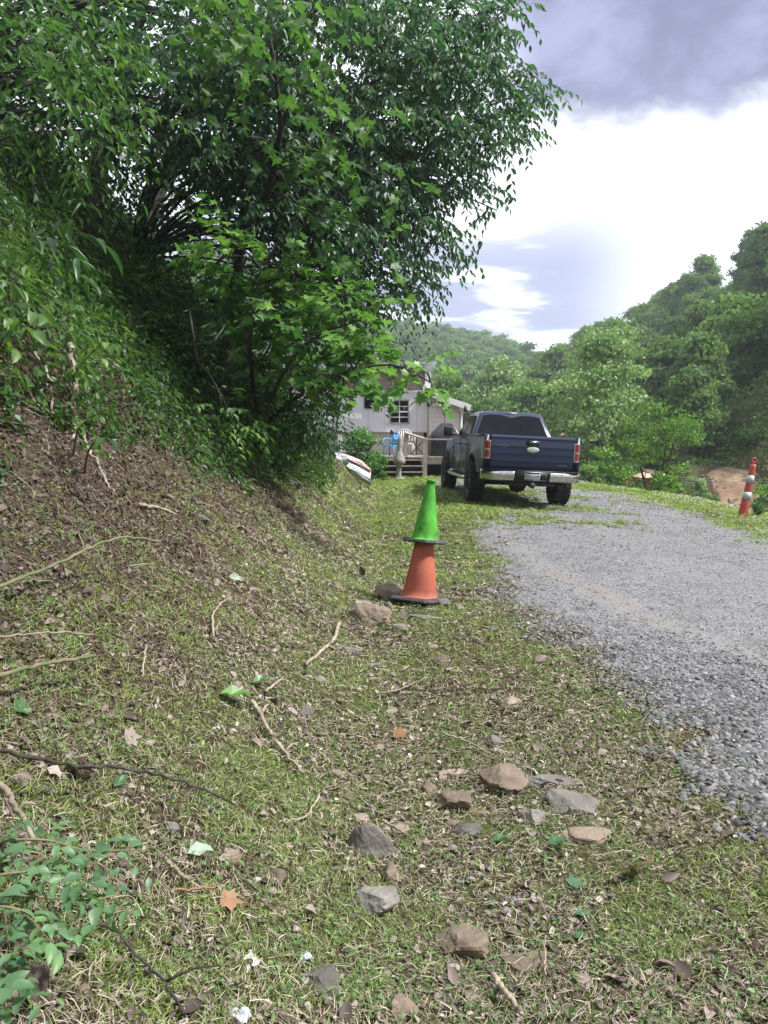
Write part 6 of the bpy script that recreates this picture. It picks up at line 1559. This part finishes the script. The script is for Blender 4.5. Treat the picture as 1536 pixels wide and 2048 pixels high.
# stone pedestal ornament
pu = P(793, 952, 23.3); pz = float(zg(pu[0], 23.3)); ph = P(793, 868, 23.3)[2] - pz
e = empty('garden_ornament', (pu[0], 23.3, pz), (0, R(2), 0), label='grey concrete lantern ornament on a curved pedestal before the steps', cat='garden ornament')
M_CONC = mat('concrete', (0.33, 0.32, 0.28), (0.24, 0.235, 0.20), .9, 8, bump=.5)
b = Bag(); lathe(b, [(0, 0), (.16, 0), (.15, .05 * ph), (.10, .12 * ph), (.085, .2 * ph), (.10, .25 * ph), (.08, .28 * ph), (.085, .42 * ph), (.12, .52 * ph), (.16, .55 * ph), (.17, .58 * ph), (0, .58 * ph)], 18); v = b.v[-1]; v[:, 0] += .04 * np.sin(v[:, 2] / ph * 5); b.build('pedestal', M_CONC, e)
b = Bag(); lathe(b, [(.10, .58 * ph), (.08, .62 * ph), (.08, .70 * ph), (.20, .72 * ph), (.19, .75 * ph), (.10, .82 * ph), (.07, .84 * ph), (.085, .88 * ph), (.08, .94 * ph), (.04, .99 * ph), (0, ph)], 18); b.build('lantern_top', M_CONC, e)
b = Bag(); lathe(b, [(0, -.07), (.05, -.05), (.075, 0), (.05, .05), (0, .07)], 12, Matrix.Translation((.13, -.03, .43 * ph))); b.build('side_bowl', M_CONC, e)
# stump by the deck post, woodpile look
sx_ = P(878, 948, 23.9); b = Bag()
tv, tf = rock_shape(3, 16, np.random.default_rng(4), .12); tv = tv * np.array([.28, .25, .36]); b.add(tv, tf, .3)
o = b.build('stump', M_BARK, smooth=False); o.location = (sx_[0], 23.9, float(zg(sx_[0], 23.9)) + .24); tag(o, 'dark gnarled stump under the deck edge behind the truck wheel', 'stump')
# bush beside the steps
own_tree('bush', 'grey green leafy bush growing left of the deck steps', 724, 23.6, 850, 950, 104, 80, 120, .085, L_LAWN if False else L_MAPLE, M_BARK, trunks=3, seed=71, low=.02, tr=.02, cat='bush', foliage='foliage')
# blinds: clear plastic sheeting bag lying over the end of the bank
M_SHEET = mat('clear_sheeting', (0.50, 0.52, 0.56), (0.40, 0.43, 0.46), .15, 10, coat=.5, bump=.5, bscale=22)
M_REDPRINT = mat('red_print', (0.60, 0.30, 0.26), (0.66, 0.50, 0.46), .5, 18)
def bagthing():
    c = hit(712, 948); D = 17.6
    e = empty('plastic_bag', (0, 0, 0), label='crumpled clear plastic packaging with a faded red strip lying on the end of the bank', cat='plastic packaging')
    def strip(pts_top, pts_bot, nm, m, th=.10):
        n = len(pts_top); nv = 7; v = []
        for i in range(n):
            for j in range(nv):
                t_ = j / (nv - 1); p_ = lerp(pts_top[i], pts_bot[i], t_); p_ = p_ + np.array([0, -th * math.sin(math.pi * t_), .0]) + rng.normal(size=3) * .008
                v.append(p_)
        k = len(v); v2 = [p_ + np.array([.0, .30, .0]) for p_ in v]
        f = [(i * nv + j, (i + 1) * nv + j, (i + 1) * nv + j + 1, i * nv + j + 1) for i in range(n - 1) for j in range(nv - 1)]
        f2 = [tuple(a + k for a in q_[::-1]) for q_ in f]
        side = [(i * nv, i * nv + k, (i + 1) * nv + k, (i + 1) * nv) for i in range(n - 1)] + [(j, j + 1, j + 1 + k, j + k) for j in range(nv - 1)] + [((n - 1) * nv + j, (n - 1) * nv + j + k, (n - 1) * nv + j + 1 + k, (n - 1) * nv + j + 1) for j in range(nv - 1)]
        b = Bag(); b.add(np.array(v + v2), f + f2 + side); return b.build(nm, m, e, smooth=False)
    Dm = 17.8
    strip([P(u, v, Dm) for u, v in ((700, 922), (715, 929), (728, 936), (741, 943))], [P(u, v, Dm - .1) for u, v in ((690, 936), (708, 950), (724, 962), (742, 974))], 'clear_bag', M_SHEET)
    strip([P(u, v, Dm + .02) for u, v in ((690, 908), (706, 914), (722, 922), (740, 938))], [P(u, v, Dm - .04) for u, v in ((699, 922), (713, 929), (727, 936), (741, 944))], 'red_strip', M_REDPRINT, .04)
    strip([P(u, v, Dm) for u, v in ((655, 903), (668, 905), (680, 906), (690, 908))], [P(u, v, Dm - .1) for u, v in ((668, 914), (678, 924), (688, 934), (698, 926))], 'clear_bag', M_SHEET)
bagthing()
g = hit(702, 962); b = Bag(); tv, tf = rock_shape(2, 9, np.random.default_rng(8)); b.add(tv * np.array([.13, .06, .03]), tf); o = b.build('plastic_scrap', M_FILM, smooth=False); o.location = tuple(g + np.array([0, 0, .04])); o.rotation_euler = (0, R(38), 0)
tag(o, 'flattened clear plastic scrap on the bank below the packaging', 'litter')

# ------------------------------------------------------------------ brick buildings down in the valley
M_REDB = mat('red_brick', (0.36, 0.14, 0.10), (0.46, 0.20, 0.14), .85, 2.5, bump=.3, c3=(.5, .3, .22), s3=6)
M_REDR = mat('red_roof', (0.40, 0.16, 0.12), (0.50, 0.24, 0.18), .8, 2)
def building(name, label, ua, ub, D, vr, ve, vb, depth, mw, mr, windows=()):
    xa, xb = P(ua, 900, D)[0], P(ub, 900, D)[0]; ze, zr_, zb_ = P(ua, ve, D)[2], P(ua, vr, D)[2], min(P(ua, vb, D)[2], float(zg((xa + xb) / 2, D)) - .2)
    e = empty(name, ((xa + xb) / 2, D, zb_), label=label, cat='building'); O = tuple(e.location)
    b = Bag(); box(b, xa, xb, D, D + depth, zb_, ze); part(b, 'wall', mw, e, origin=O)
    b = Bag(); ym = D + depth / 2; ov = .35
    b.add([(xa - ov, D - ov, ze - .05), (xb + ov, D - ov, ze - .05), (xb + ov, D + depth + ov, ze - .05), (xa - ov, D + depth + ov, ze - .05), (xa + .6, ym, zr_), (xb - .6, ym, zr_)], [(0, 1, 5, 4), (2, 3, 4, 5), (1, 2, 5), (3, 0, 4), (3, 2, 1, 0)]); part(b, 'roof', mr, e, origin=O)
    for (uw, vw, ww, hw) in windows:
        c_ = P(uw, vw, D); b = Bag(); box(b, c_[0] - ww / 2, c_[0] + ww / 2, D - .05, D - .002, c_[2] - hw / 2, c_[2] + hw / 2); part(b, 'window', M_GLASS, e, origin=O)
building('brick_building', 'red brick building with a red roof seen between the trees right of the truck', 1150, 1292, 52, 862, 884, 945, 9, M_REDB, M_REDR, ((1172, 905, .9, 1.1), (1262, 903, .9, 1.1)))
building('shed', 'low tan roofed shed behind the bush under the fruit tree', 1292, 1346, 40, 941, 953, 975, 4, M_REDB, mat('tan_roof', (.45, .32, .22), (.52, .38, .28), .8, 4))
# wires crossing behind the barrel
for k_, (va, vb, lb) in enumerate(((954, 952, 'topmost wire crossing behind the striped barrel'), (959, 958, 'second wire from the top behind the striped barrel'), (964, 965, 'lowest wire crossing behind the striped barrel'))):
    a_, c_ = P(1335 + 12 * k_, va, 33), P(1760, vb, 26); n = 16; t_ = np.linspace(0, 1, n)[:, None]; c = a_ * (1 - t_) + c_ * t_; c[:, 2] -= .10 * np.sin(np.pi * t_[:, 0])
    b = Bag(); tube(b, c, .007, 5); tag(b.build('cable', mat('cable_grey', (.42, .43, .42), rough=.5), local=c[0]), lb, 'wire', 'wires behind the barrel')
# the post that carries the left end of the wires
a_ = P(1340, 958, 33.05); gz = float(zg(a_[0], 33.05)); b = Bag(); tube(b, [(0, 0, -.3), (0, 0, a_[2] - gz + .12)], .06, 8); o = b.build('post', M_TWIG); o.location = (a_[0], 33.05, gz); tag(o, 'thin wooden post at the left end of the wires beside the fruit tree', 'post')
# timber lying at the foot of the clay cut
a_, c_ = hit(1425, 998), hit(1470, 1000); b = Bag(); beam(b, a_ + np.array([0, 0, .06]), c_ + np.array([0, 0, .06]), .12, .10); tag(b.build('timber', M_BARK, local=a_), 'dark timber lying at the foot of the clay cut', 'timber')

# ------------------------------------------------------------------ air
HAZE = 0.0009
if HAZE:
    m = bpy.data.materials.new('haze_air'); m.use_nodes = True; t = m.node_tree; t.nodes.clear()
    out = t.nodes.new('ShaderNodeOutputMaterial'); vol = t.nodes.new('ShaderNodeVolumePrincipled'); vol.inputs['Density'].default_value = HAZE; vol.inputs['Color'].default_value = (.86, .91, 1.0, 1)
    vol.inputs['Anisotropy'].default_value = .2
    t.links.new(vol.outputs[0], out.inputs[1])
    b = Bag(); box(b, -430, 490, -70, 530, -18, 95); o = b.build('haze', m, smooth=False); tag(o, kind='stuff')
